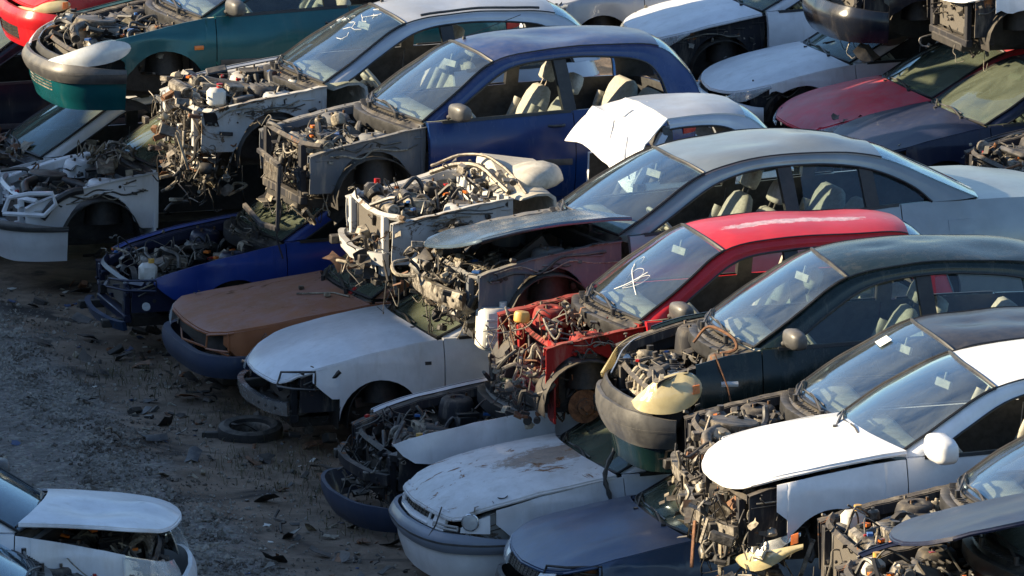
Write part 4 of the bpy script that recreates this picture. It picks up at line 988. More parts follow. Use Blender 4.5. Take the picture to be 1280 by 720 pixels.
# ================= upper layer, near to far =================
def U0():
    c = Car('hatchback_car', 'dark navy car with bonnet ajar over its engine, bottom right corner', 'car', GU, (-0.09, -11.9, 1.23), -2, PNV, HATCH, seed=21, grime=GRK)
    c.std(omit=('mirrorN',), ws=M['glassA']); c.engine(1.5, hang=20); c.support(beam=(.40, .50), radiator=True)
    c.hood(open_=5, shift=(.44, .05, .27), roll=-10, crown=.04, label='dark navy bonnet propped ajar')
def U1():
    c = Car('scrap_car', 'dark car without bonnet, its wipers sticking up, in front of the bright white saloon', 'car', GU, (0.4, -10.02, 1.08), -3, PBK, HATCH, seed=22, grime=GRK)
    c.std(omit=('fenderF', 'mirrorN'), ws=M['glassA']); c.engine(1.3, hang=10); c.support()
def U2():
    sp = merged(SEDAN, W=.84, zs=[(-1.2, .66), (-1.1, .72), (-.9, .79), (-.55, .86), (-.2, .915), (0, .935), (1.3, .98), (2.5, 1.02), (3.05, .95)], xf=-1.22,
        O=[(0, .935), (.36, 1.165), (.72, 1.345), (1.2, 1.425), (1.6, 1.42), (2.0, 1.375), (2.4, 1.21), (2.7, 1.02)], I=[(.24, .95), (.50, 1.115), (.82, 1.275), (1.22, 1.345), (1.6, 1.34), (1.95, 1.285), (2.2, 1.15), (2.4, 1.01)], doors=[.06, 1.28, 2.2], pillars=[1.3])
    c = Car('saloon_car', 'bright white saloon with stripped front and one headlight dangling', 'car', GU, (0.22, -8.05, 1.09), -3.4, PW2, sp, seed=23, grime=GRK, wob=.004)
    c.std(omit=('mirrorN', 'mirrorF'), ws=M['glassB']); c.mirror(-1, PW2, 1.32)
    c.hood(shift=(.09, 0, .03), open_=1.0, roll=-2.2, crown=.02, crease=.008); c.front_mess(80, wires=50, z1=.62, y0=-.80, x1=-.62); c.engine(1.4, hang=30, top=.72); c.support(beam=(.42, .5), zt=.66)
    h = c.headlight(-1, shape='swoop', mat=M['lens']); h.data.transform(Matrix.Translation((.12, -.10, -.30)) @ Matrix.Rotation(R(4), 4, 'X')); [k.data.transform(Matrix.Translation((.12, -.10, -.30))) for k in h.children]
    mb = MB(); mb.tube(hose_path(c.rng, (-.95, -.6, .62), (-1.0, -.72, .3), .02, .03), .006, 5); mb.tube(hose_path(c.rng, (-.85, -.62, .60), (-.9, -.75, .3), .02, .03), .005, 5); c.part(mb, 'headlight_cable', M['wire'])
def U3():
    c = Car('scrap_car', 'black car without bonnet between the bright white saloon and the dark green hatchback', 'car', GU, (0.54, -6.17, 0.91), -3.3, PBK, merged(HATCH, W=.83, xf=-1.08), seed=24, grime=GRK)
    c.std(ws=M['glassB'], omit=('fenderF', 'mirrorN')); c.engine(1.5, hang=26); c.front_mess(70, z0=.2, wires=50, x1=-.75); c.support(beam=(.40, .5), zt=.72)
    mb = MB(); P = [[c.wsp(.55+.16*i/3, .66+.10*j/2, .012) for j in range(3)] for i in range(4)]; mb.grid(P); c.part(mb, 'paper_sticker', M['chalk'])
def U4():
    sp = merged(HATCH, xf=-.94, xr=2.7, nose_r=.50, fs=.50, fb=.34, xw=-.22, ra=.27, zw=.24, zs=[(-.98, .60), (-.90, .66), (-.75, .75), (-.5, .84), (-.2, .915), (0, .94), (1.2, .98), (2.7, 1.01)], rake=.5,
        O=[(0, .94), (.36, 1.19), (.72, 1.40), (1.2, 1.475), (1.65, 1.475), (2.15, 1.43), (2.5, 1.23), (2.66, 1.01)], I=[(.26, .96), (.54, 1.16), (.86, 1.335), (1.22, 1.395), (1.62, 1.395), (2.05, 1.34), (2.28, 1.18), (2.36, 1.0)], doors=[.04, 1.28, 2.15], pillars=[1.3])
    c = Car('hatchback_car', 'dark green hatchback with a black bumper and a big oval yellowed headlight', 'car', GU, (0.48, -4.17, 1.02), -3.8, PGR, sp, seed=25, grime=GRK)
    c.std(ws=M['glassB']); c.engine(1.1, top=.72, cx=-.45); c.support(radiator=False, zt=.62)
    c.slam(.25, .57, .72, off=-.012); c.bumper('twotone', M['bumperblk'], z0=.06, z1=.50, split=.24, mid=PGR, off=.008, ub=c.ux(-.58)); c.headlight(-1, u0=.52, u1=c.ux(-.40), z0=.50, zt=-.015, off=.010, tilt=.02); c.headlight(1, u0=.52, u1=c.ux(-.40), z0=.50, zt=-.015, off=.010, tilt=.02)
    mb = MB(); c.strip(mb, -c.ux(-.26), -c.ux(-.14), .70, .735, 6, 2, .01, .02, bulge=.008); c.part(mb, 'side_turn_lamp', M['lensw'])
    for sd in (-1, 1): c.side_glass(sd, .34, 1.22)
    c.side_glass(-1, 1.36, 2.15)
    mb = MB(); mb.tube([c.S(-c.ux(-.30), .93, .02), c.S(-c.ux(-.22), .70, .05), c.S(-c.ux(-.17), .45, .04)], .006, 5); mb.tube(catmull([(-.35, -.3, .93), (-.25, -.35, 1.05), (-.12, -.5, 1.0), (-.10, -.55, .92), (-.2, -.5, .88)], 5), .012, 6); c.part(mb, 'loose_trim_strip', M['rust'])
def U5():
    sp = merged(HATCH, xf=-.84, xr=2.5, O=[(0, .92), (.36, 1.18), (.68, 1.385), (1.1, 1.45), (1.65, 1.455), (2.15, 1.42), (2.38, 1.20), (2.46, .985)], I=[(.20, .94), (.48, 1.14), (.78, 1.315), (1.15, 1.37), (1.6, 1.375), (1.96, 1.325), (2.12, 1.17), (2.19, .975)], xwr=1.95, doors=[.02, 1.22], pillars=[1.22])
    c = Car('hatchback_car', 'red hatchback with sun-faded roof and a heart scribbled on its windscreen', 'car', GU, (0.21, -2.11, 0.85), 0, PRD, sp, seed=26, grime=GRD, wob=.004)
    c.std(omit=('fenderN', 'fenderF'), hub=True, ws=M['glassA'])
    mb = MB()
    pts = lambda L_: [c.wsp(q, t, .008) for q, t in L_]
    mb.tube(catmull(pts([(.42, .22), (.36, .36), (.30, .40), (.30, .30), (.40, .20), (.36, .32), (.42, .42), (.50, .40), (.48, .30), (.36, .18)]), 5), .0018, 4)
    mb.tube(catmull(pts([(.22, .20), (.34, .27), (.52, .36), (.60, .42)]), 4), .004, 4); mb.tube(catmull(pts([(.46, .16), (.40, .26), (.36, .42)]), 4), .004, 4); mb.tube(catmull(pts([(.55, .46), (.62, .52), (.64, .44), (.58, .40)]), 4), .0016, 4)
    c.part(mb, 'chalk_scribble', M['chalk'])
    # emptied bay: red inner panels, tank, cap
    c.support(radiator=False, lower=True, zt=.70, mat=GRD)
    mb = MB(); mb.solid([[V((-.66+.008*k*k, -.66+.14*k, z)) for z in (.18, .4, .6, .78)] for k in range(10)], [[V((-.645+.008*k*k, -.66+.14*k, z)) for z in (.18, .4, .6, .78)] for k in range(10)]); c.part(mb, 'slam_panel', GRD)
    mb = MB(); mb.lathe((-.72, .0, .86), (.1, 0, 1), [(0, -.04), (.05, -.04), (.06, -.03), (.06, .02), (.05, .04), (0, .045)], 16); c.part(mb, 'yellow_reservoir', M['yellow'])
    mb = MB(); hoses(mb, c.rng, 46, (-1.0, -.66, .1), (-.1, .6, .86), .003, .009, 3, -.06, .06, .5); hoses(mb, c.rng, 12, (-1.0, -.7, .3), (-.4, .2, .82), .012, .022, 2, -.05, .06, .5); c.part(mb, 'wiring_loom', [M['wire'], M['rubber'], M['rust']])
    mb = MB(); greeble(mb, c.rng, 56, (-.75, -.6, .20), (-.12, .5, .84), .03, .09, 4); greeble(mb, c.rng, 18, (-.35, -.45, .80), (-.15, .45, .90), .03, .07, 4); greeble(mb, c.rng, 24, (-1.05, -.66, .02), (-.75, -.2, .6), .03, .08, 4); c.part(mb, 'engine_brackets', [M['rust'], M['steel'], M['tan'], M['dark']], ang=30)
def U6():
    sp = merged(SEDAN, W=.86, xf=-1.35, xr=3.9, zs=[(-1.35, .60), (-1.2, .68), (-.95, .76), (-.6, .84), (-.2, .90), (0, .92), (1.4, .985), (2.5, 1.04), (3.4, 1.03), (3.9, .97)],
        O=[(0, .92), (.38, 1.15), (.74, 1.335), (1.2, 1.43), (1.75, 1.44), (2.2, 1.38), (2.6, 1.21), (2.95, 1.05)], I=[(.24, .94), (.52, 1.10), (.86, 1.275), (1.24, 1.355), (1.72, 1.36), (2.1, 1.30), (2.4, 1.17), (2.56, 1.04)], doors=[.06, 1.40, 2.30], pillars=[1.42, 2.08], xw=-.55, xwr=2.45)
    c = Car('saloon_car', 'silver grey saloon with dented roof and lifted bonnet over a gutted bay', 'car', GU, (0.61, 0, 1.09), 2.8, PSV, sp, seed=27, grime=GRS, wob=.007,
            dents=[((1.1, .1, 1.48), .55, (0, 0, -.035)), ((1.75, -.2, 1.48), .35, (0, 0, .03)), ((2.1, .2, 1.45), .4, (0, 0, -.05))])
    c.std(omit=('fenderN', 'fenderF', 'mirrorN', 'mirrorF'), ws=M['glassA'])
    c.hood(PSH, open_=7.5, shift=(.10, 0, .02), roll=-10, crown=.015, label='silver bonnet standing ajar, sky reflection tinted into its colour'); c.engine(.85, top=.66, hang=20); c.support(zt=.62, radiator=False, beam=(.40, .53, .0, M['alu']))
    c.side_glass(-1, 1.52, 2.06, M['glassS']); c.side_glass(-1, 2.12, 2.5, M['glassS']); c.side_glass(1, .34, 1.34); c.side_glass(1, 1.5, 2.3)
    mb = MB(); mb.box((-.62, -.25, .60), (.56, .05, .26), (0, -.6, .12), m=0, ch=.004); mb.box((-.62, -.28, .60), (.60, .03, .03), (0, -.6, .12), m=1)
    mb.box((-.36, -.30, .60), (.44, .30, .05), (0, -.7, .0), m=2, ch=.01); mb.box((-.36, -.46, .60), (.46, .02, .06), (0, -.7, .0), m=1); c.part(mb, 'loose_radiator', [M['fins'], M['alu'], M['tan']])
    mb = MB(); mb.box((-.98, -.70, .26), (.27, .20, .32), (0, .05, .1), ch=.03)
    for k in range(4): mb.box((-.98, -.802, .16+.06*k), (.22, .012, .018), (0, .05, .1))
    mb.cyl((-.92, -.70, .40), (-.92, -.70, .46), .03, 12); c.part(mb, 'washer_tank', M['white_plastic']); c.front_mess(60, z0=.25, z1=.66, y0=-.6, y1=.6, x1=-.9)
    # tow arm and lower crossmember in the light
    mb = MB(); mb.tube(catmull([(-1.35, .35, .62), (-1.5, .25, .62), (-1.52, .1, .56), (-1.40, .0, .56)], 4), .015, 6); greeble(mb, c.rng, 26, (-1.35, -.5, .45), (-1.1, .5, .72), .04, .10, 2); c.part(mb, 'front_bracketry', [M['tan'], M['alu']], ang=30)
    mb = MB(); c.strip(mb, -c.ux(2.68), -c.ux(2.88), .74, .90, 6, 5, .004, .01); c.part(mb, 'fuel_flap', PSV)
def U7():
    sp = merged(SEDAN, xf=-1.2, xr=2.5, O=[(0, .92), (.34, 1.15), (.68, 1.35), (1.28, 1.42), (1.68, 1.435), (2.04, 1.40), (2.26, 1.22), (2.38, 1.0)], I=[(.24, .94), (.5, 1.12), (.8, 1.29), (1.30, 1.34), (1.68, 1.35), (1.90, 1.31), (2.08, 1.17), (2.18, .99)], doors=[.06, 1.1, 1.9], pillars=[1.15], xwr=1.8, zs=[(-1.2, .64), (-1.1, .70), (-.9, .76), (-.5, .84), (-.2, .90), (0, .92), (1.2, .95), (2.5, .98)])
    c = Car('wrecked_car', 'crushed pale wreck, windscreen gone, its white roof torn and folded forward', 'car', GU, (0.32, 1.97, 1.08), 1.5, PW, sp, seed=28, grime=GRW, wob=.02)
    c.std(omit=('fenderN', 'fenderF', 'ws', 'roof', 'rails', 'cowl', 'mirrorN', 'mirrorF', 'interior', 'door1N', 'door1F'), ws=None)
    for sd in (-1, 1): c.rails(sd, k0=19, pillars=False, mat=PLS)
    for sd in (-1, 1): c.pillar(1.32, sd, .08, M['blk'], lean=.03); c.pillar(1.02 if sd < 0 else 1.15, sd, .06, PLS, lean=.35 if sd < 0 else .1)
    c.roof(k0=19, crown=.05, mat=PLS)
    e = [c.o3(19, q) for q in (-1, 1)]; O = []
    for i in range(15):
        t = i/14; row = []
        for j in range(17):
            q = -1+2*j/16; w_ = (q+1)/2; h = e[0].lerp(e[1], w_)+V((0, 0, .05*(1-q*q))); end = V((1.0, -.70, .86)).lerp(V((.84, .50, 1.12)), w_)
            p = h.lerp(end, t); p += V((-.05, -.01, .05))*sin(pi*t)*(1.0)+V((-.03, 0, .03))*max(0, 1-abs(t-.45)/.08)*(.4+.6*w_); p.x -= .02*sin(9*w_)*t; p.z += .02*sin(13*w_+4*t)*t+.06*t*t*sin(pi*w_)
            if i == 0: p += V((.014*sin(37*w_)+.01*sin(91*w_), 0, .006*sin(53*w_)))
            row.append(p)
        O.append(row)
    mb = MB(); mb.solid(O, [[v-V((-.006, 0, .006)) for v in r] for r in O]); 
    f = lambda w_, t, d=.008: (lambda a, b: O[a][b]+V((-.6, -.2, .7))*d)(int(t*14), int(w_*16))
    mb.tube([f(.55, .25), f(.50, .4), f(.58, .55), f(.50, .75)], .010, 5); mb.tube([f(.25, .55), f(.2, .75), f(.1, .9)], .008, 5)
    c.part(mb, 'torn_roof_panel', PW2, label='blazing white roof skin folded forward')
    c.engine(1.5, hang=22, top=.84); c.front_mess(26, z1=.62, wires=14, x1=-.9); c.support(zt=.74, beam=(.36, .46, -.05, GRW))
    c.interior(front=False, wheel=False, dash=True)
    mb = MB(); mb.loft([(V((.05+.12*k, .1-.30*k*.2, .98)), V((0, .30-.02*k, .02)), V((0, 0, .10-.008*k))) for k in range(4)], 18); mb.loft([(V((.12+.08*k, -.28, .94+.01*k)), V((0, .24*s_, 0)), V((-.02, 0, .11*s_))) for k, s_ in enumerate((.5, .9, 1, 1, .9, .6))], 18)
    c.part(mb, 'spent_airbag', M['dash'], ang=60)
    mb = MB(); mb.tube(catmull([(-.25, .65, .92), (-.12, .3, 1.06), (.02, 0, 1.10), (.12, -.3, 1.02), (.15, -.62, .90)], 5), .014, 6); mb.tube(catmull([(-.30, .5, .9), (-.16, .2, 1.0), (-.04, -.1, 1.02), (.04, -.5, .90)], 5), .022, 6); greeble(mb, c.rng, 40, (-.25, -.6, .84), (.08, .5, 1.0), .04, .10, 2); c.part(mb, 'bulkhead_trim', [M['steel'], M['alu']], ang=30)
    mb = MB(); mb.tube([(.62, -.72, .95), (.72, -.70, .80), (.85, -.72, .60), (.92, -.74, .3)], .035, 7); mb.tube([(1.02, -.74, .3), (1.05, -.74, .95)], .05, 6); c.part(mb, 'door_frame_remains', GRK)
    c.seat(1.05, -.33, M['seatd']); c.seat(1.05, .33, M['seatd'])
def U8():
    sp = merged(HATCH, xf=-1.2, xr=2.52, O=[(0, .92), (.34, 1.165), (.66, 1.36), (1.1, 1.435), (1.6, 1.44), (2.14, 1.395), (2.38, 1.20), (2.48, .985)], I=[(.20, .94), (.48, 1.13), (.78, 1.30), (1.12, 1.36), (1.55, 1.36), (1.95, 1.30), (2.1, 1.17), (2.16, .975)], xwr=1.85, doors=[.02, 1.28], pillars=[1.26])
    c = Car('hatchback_car', 'deep blue hatchback with empty side windows, beige seats and a stripped nose', 'car', GU, (0.09, 3.91, 1.33), 4.3, PBL, sp, seed=29, grime=GRS, dents=[((1.3, -.1, 1.47), .4, (0, 0, -.04))])
    c.std(omit=('fenderN', 'fenderF'), ws=M['glassA'], antenna=True); c.engine(1.5, hang=40); c.support(zt=.76, radiator=False, mat=GRK)
    mb = MB(); mb.tube([(-1.2, -.60, .62), (-1.22, -.60, .10)], .018, 5); mb.tube([(-1.2, -.60, .62), (-1.2, -.05, .66)], .025, 5); mb.tube([(-1.22, -.6, .10), (-1.2, -.1, .05), (-1.18, .4, .12)], .025, 5); mb.box((-1.15, -.30, .52), (.05, .34, .14), m=1)
    mb.tube(catmull([(-1.15, -.35, .5), (-1.12, -.38, .2), (-1.15, -.36, .0), (-1.10, -.36, -.2)], 4), .007, 5); c.part(mb, 'front_subframe', [GRK, M['steel']])
def U9():
    sp = merged(HATCH, xr=2.6, xf=-1.3, zs=[(-1.3, .66), (-1.12, .72), (-.95, .78), (-.6, .85), (-.2, .91), (0, .94), (1.2, .97), (2.5, .99)])
    c = Car('estate_car', 'pale silver car with cracked windscreen, nose stripped to its hanging engine', 'car', GU, (-0.23, 5.85, 1.35), 2.3, PLS, sp, seed=30, grime=GRW)
    c.std(omit=('fenderN', 'mirrorN', 'mirrorF', 'door1N'), hub=True, ws=M['glassA'], antenna=True); c.engine(1.8, hang=60, top=.90, cx=-.85); c.support(zt=.72, radiator=False, mat=GRW, lower=False)
    for sd in (-1, 1): mb = MB(); mb.tube([c.o3(k, sd, .03, .03) for k in range(c.kB+2, c.kR-1)], .012, 6); c.part(mb, 'roof_rail', M['blk'])
    mb = MB(); r = c.rng
    for k in range(14):
        q, t = r.uniform(.1, .9), r.uniform(.6, .95); p = [(q, t)]
        for _ in range(3): q += r.uniform(-.08, .08); t += r.uniform(-.06, .06); p.append((max(.02, min(.98, q)), max(.5, min(.98, t))))
        mb.tube([c.wsp(a, b, .005) for a, b in p], .0022, 3)
    c.part(mb, 'glass_cracks', M['chalk'])
    mb = MB(); mb.lathe((-1.02, -.42, .30), (-.75, -.6, 0), [(.13, -.1), (.135, 0), (.125, .01), (.11, .0), (.08, .0), (.07, .02), (0, .02)], 26, 0)
    for a in range(20): mb.lathe(V((-1.02, -.42, .30))+V((.6, -.75, 0)).normalized()*(.10*cos(a*.314))+V((0, 0, .10*sin(a*.314))), (-.75, -.6, 0), [(.008, .0), (.007, .012), (0, .012)], 6, 1)
    mb.lathe((-.95, -.36, .28), (-.75, -.6, 0), [(.17, -.12), (.18, .05), (.15, .06), (.12, .02)], 24, 1); c.part(mb, 'flywheel', [M['rust'], M['dark']])
    c.front_mess(90, z0=-.05, z1=.8, x1=-.75, wires=60)
def U10():
    sp = merged(HATCH, W=.86, xf=-1.32, xr=3.0, ra=.36, zw=.30, xw=-.35, fs=.54, zs=[(-1.3, .62), (-1.15, .68), (-.85, .77), (-.5, .84), (-.2, .90), (0, .93), (1.2, .97), (3.0, 1.0)], doors=[.10, 1.3, 2.2], xwr=2.3)
    c = Car('hatchback_car', 'teal car with a black bumper, white headlight and open engine bay, top left', 'car', GU, (-0.79, 7.93, 1.62), 1.0, PTE, sp, seed=31, grime=GRK, wob=.004)
    c.std(ws=M['glassA']); c.engine(1.3, top=.82); c.support(zt=.63)
    c.slam(.25, .60, .6); c.bumper('twotone', M['bumperblk'], z0=.16, z1=.56, mid=PTE, split=.40, ub=c.ux(-.705)); c.headlight(-1, u0=.40, u1=c.ux(-.66), z0=.545, shape='oval', tilt=.03, zt=.005, off=.018, mat=M['lensw'], amber=False); c.headlight(1, u0=.42, u1=c.ux(-.62), z0=.57, shape='swoop', mat=M['lensw'], amber=False)
    mb = MB()
    for k in range(4): c.strip(mb, -.45, .25, .30+.028*k, .312+.028*k, 14, 1, .02, .03)
    c.part(mb, 'grille_slats', M['alu'])
    mb = MB(); c.strip(mb, -c.ux(-.10), -c.ux(-.02), .665, .70, 4, 2, .01, .02, bulge=.006); c.part(mb, 'side_turn_lamp', M['amber']); c.side_glass(-1, .36, 1.2); c.side_glass(1, .36, 1.2)
def U11():
    c = Car('scrap_car', 'bright red car nosing in behind the teal one at the top left corner', 'car', GU, (-0.68, 9.81, 1.76), 1, PRD2, merged(HATCH, xf=-1.3), seed=32, grime=GRK)
    c.std(ws=M['glassA']); c.hood(); c.bumper('body'); c.headlight(-1); c.headlight(1)

# ================= ground layer =================
def L0():
    sp = low(SEDAN, .70, xf=-1.12, nose_r=.34, zs=[(-1.12, .66), (-1.05, .71), (-.85, .765), (-.6, .82), (-.2, .89), (0, .92), (1.3, .96), (3, 1)])
    c = Car('saloon_car', 'navy blue metallic saloon with a scuffed bonnet, lowest in the row beneath the white saloon', 'car', GL, (-0.26, -5.0, -0.1), 0, PNB, sp, seed=41, grime=GRK)
    c.std(ws=M['glassG'], omit=('interior', 'mirrorN')); c.hood(crown=.05, crease=.014); c.bumper('plain', M['bumperblk'], z1=.5); c.lamp_hole(-1, u0=.45); c.headlight(-1, u0=.40, u1=.62, z0=.56, shape='rect', mat=M['lensw'], amber=False); c.headlight(1, shape='rect', mat=M['lensw']); c.grille()
def L1():
    sp = low(HATCH, .72, xf=-1.38, nose_r=.46, fs=.44)
    c = Car('hatchback_car', 'white car with a rusty flaking bonnet and a grey striped bumper, one round lamp left', 'car', GL, (-0.27, -3.1, -0.06), 1, PW, sp, seed=42, grime=GRW)
    c.std(ws=M['glassG'], omit=('interior', 'mirrorN')); c.hood(PW3, crown=.05, crease=.012, open_=1.5, shift=(0, 0, .015)); c.bumper('twotone', PNBL, z0=.18, z1=.56, mid=PW, off=.05)
    c.lamp_hole(-1, u0=.42, u1=.70); c.lamp_hole(1, u0=.42, u1=.70); c.grille(u0=.34, z0=.57, z1=.66, frame=PW)
    mb = MB(); c.strip(mb, -.42, .42, .555, .60, 16, 2, .004, .03); c.strip(mb, -.56, -.40, .555, .70, 5, 3, .002, .03); c.strip(mb, .40, .56, .555, .70, 5, 3, .002, .03); c.part(mb, 'front_panel', PW)
    u = -.80; p, n = c.uv(u); q = c.S(u, .645, .0); mb = MB(); mb.lathe(q, n, [(.062, -.02), (.066, .012), (.058, .016), (.055, .012)], 24, 0); mb.lathe(q, n, [(.055, .012), (.04, .02), (0, .024)], 24, 1); c.part(mb, 'round_headlight', [M['chrome'], M['lensw']])
    mb = MB(); c.strip(mb, -.95, -.72, .56, lambda v: c.zs(c.xz(v))-.03, 6, 4, -.012, .02); c.part(mb, 'lamp_surround', PW)
    mb = MB(); c.strip(mb, -.62, .3, .285, .325, 20, 1, .028, .02); c.part(mb, 'lower_grille', M['blk'])
    mb = MB(); mb.tube([c.S(-.50, .72, .03), c.S(-.52, .60, .05), c.S(-.50, .52, .07)], .006, 5); c.part(mb, 'dangling_wire', M['rubber']); mb = MB(); mb.tube(catmull([(.0, -.72, 1.18), (-.12, -.76, .95), (-.10, -.82, .78), (-.08, -.84, .60)], 5), [.012+.008*(k % 2) for k in range(16)], 6); c.part(mb, 'dangling_wire', M['rubber'])
def L2():
    sp = low(HATCH, .72, xf=-1.38, nose_r=.50)
    c = Car('hatchback_car', 'white car with a gaping black engine bay, bent white wing and drooping dark bumper', 'car', GL, (-0.24, -1.1, -0.02), 1, PW, sp, seed=43, grime=GRK)
    c.std(ws=M['glassG'], omit=('interior', 'mirrorN', 'fenderN', 'fenderF')); c.engine(1.1, top=.74); c.support(zt=.60, mat=GRK, beam=(.42, .50, .0, GRK))
    c.s['fs'] = .16; f = c.fender(-1, cut=lambda x: .42+.02*sin(x*9), label='bent white wing sprung loose'); c.s['fs'] = .4; f.data.transform(Matrix.Translation((-.03, -.05, .07)) @ Matrix.Rotation(R(2.5), 4, 'Y')); f2 = c.fender(1)
    b = c.bumper('plain', PNVB, z0=.10, z1=.30, off=.10, ub=1.05, drop=0); b.data.transform(Matrix.Translation((-.06, 0, -.02)))
    mb = MB(); c.strip(mb, -.80, -.74, .64, .71, 3, 3, .015, .02); p, n = c.uv(-.95); mb.lathe(c.S(-.95, .70, .03), n, [(0, 0), (.045, 0), (.05, .004), (0, .005)], 16); c.part(mb, 'lamp_socket', M['dark'])
    mb = MB(); hoses(mb, c.rng, 34, (-1.35, -.55, .12), (-.95, .55, .62), .004, .010, 3, -.05, .06, .5); greeble(mb, c.rng, 36, (-1.3, -.5, .2), (-1.0, .5, .58), .04, .12, 4); c.part(mb, 'torn_front_bits', [M['dark'], M['blk'], M['steel'], M['rubber']])
def L3():
    sp = low(SEDAN, .72, xf=-1.36, nose_r=.52, xw=-.50, fs=.32, zs=[(-1.3, .60), (-1.18, .68), (-.95, .76), (-.6, .84), (-.2, .905), (0, .925), (1.3, .95), (3.0, .98)])
    c = Car('saloon_car', 'clean white saloon without a front bumper, a bare silver crash beam across its nose', 'car', GL, (-0.33, 1.7, 0.0), 1, PW, sp, seed=44, grime=GRK)
    c.std(ws=M['glassG'], omit=('interior',)); c.hood(crown=.06, crease=.004); c.engine(.8, top=.6); c.support(zt=.58, mat=GRK, beam=(.36, .47, .05, M['chrome']))
    c.lamp_hole(-1, u0=.50, mat=M['blk']); c.headlight(1, u0=.42, shape='swoop', mat=M['lensc'], amber=False); c.liner(-1, -.42)
    mb = MB(); greeble(mb, c.rng, 26, (-1.1, -.65, .10), (-.9, .65, .40), .04, .12, 3); mb.tube(catmull([(-1.02, -.62, .70), (-1.12, -.5, .66), (-.9, -.72, .66), (-.82, -.76, .72)], 4), .02, 6); c.part(mb, 'torn_front_bits', [M['dark'], M['blk'], M['steel']])
    mb = MB(); c.strip(mb, -c.ux(-.14), -c.ux(-.09), .74, .765, 3, 1, .006, .01); c.part(mb, 'side_turn_lamp', M['blk'])
def L4():
    sp = low(HATCH, 1.0, xf=-1.42, nose_r=.20, fs=.16, rake=.1, uh=.06, zs=[(-1.42, .70), (-1.3, .73), (-.95, .775), (-.6, .82), (-.2, .87), (0, .90), (1.2, .93), (2.5, .95)], xw=-.62)
    c = Car('hatchback_car', 'old rust orange car with a square grille and dark blue bumper', 'car', GL, (-0.39, 3.6, -0.05), 1, POR, sp, seed=45, grime=POR)
    c.std(ws=M['glassG'], omit=('interior', 'mirrorN')); c.hood(crown=.03, crease=.004); c.bumper('oldblack', PNVB, ub=1.1)
    mb = MB(); c.strip(mb, -.80, .80, .55, .70, 26, 3, -.07, .02, mo=0); c.part(mb, 'lamp_panel', M['dark'])
    c.headlight(1, u0=.54, u1=.78, z0=.56, shape='rect', mat=M['lensw'], amber=False); c.lamp_hole(-1, u0=.60, u1=.86, mat=POR)
    mb = MB(); mb.tube([c.S(-.86, .715), c.S(-.4, .69), c.S(0, .685), c.S(.5, .69), c.S(.85, .71)], .010, 5); mb.tube([c.S(-.86, .545), c.S(0, .545), c.S(.85, .545)], .010, 5); c.part(mb, 'grille_frame', POR)
    mb = MB(); u = -1.05; mb.tube([c.S(-.95, .52, .09), c.S(-1.03, .50, .08), c.S(-1.02, .40, .08), c.S(-.95, .38, .09)], .016, 6); c.part(mb, 'bumper_end_cap', M['chrome'])
    mb = MB()
    for a in ((-.25, -.3, .3, -.1), (-.35, .05, .15, .2), (-.5, -.2, .05, -.55)): mb.tube([(a[0], a[1], .905), ((a[0]+a[2])/2, (a[1]+a[3])/2, .93), (a[2]-.2, a[3], .93)], .008, 5)
    mb.box((-.30, -.42, .93), (.05, .04, .035)); mb.box((-.42, -.05, .92), (.04, .04, .03)); c.part(mb, 'loose_rods', M['tan'])
    mb = MB(); mb.box((.05, -.35, 1.0), (.55, .10, .03), (0, -.45, .5), m=0); mb.box((.05, -.35, 1.022), (.55, .04, .012), (0, -.45, .5), m=1); mb.box((.22, -.15, 1.05), (.5, .12, .04), (0, -.4, .6), m=2); c.part(mb, 'broken_tail_lamp_strip_bits', [M['blk'], M['redlens'], M['tan']])
def L5():
    sp = low(HATCH, .98, xf=-1.52)
    c = Car('hatchback_car', 'royal blue car missing its bonnet and headlights, left of the orange one', 'car', GL, (-0.63, 5.7, 0.05), 1, PRB, sp, seed=46, grime=PNV)
    c.std(ws=M['glassG'], omit=('interior', 'mirrorN')); c.engine(1.1, top=.76); c.support(zt=.60, mat=PNV, beam=(.22, .30, .0, PNB)); c.lamp_hole(-1, u0=.45)
    mb = MB(); p, n = c.uv(-.8); mb.lathe(c.S(-.9, .44, -.04), n, [(.034, 0), (.036, .01), (.02, .012), (0, .005)], 18); c.part(mb, 'fog_lamp', M['lensw'])
    mb = MB(); greeble(mb, c.rng, 20, (-.3, -.5, .86), (0, .6, .95), .04, .1, 2); c.part(mb, 'bulkhead_debris', [M['tan'], M['alu']], ang=30)
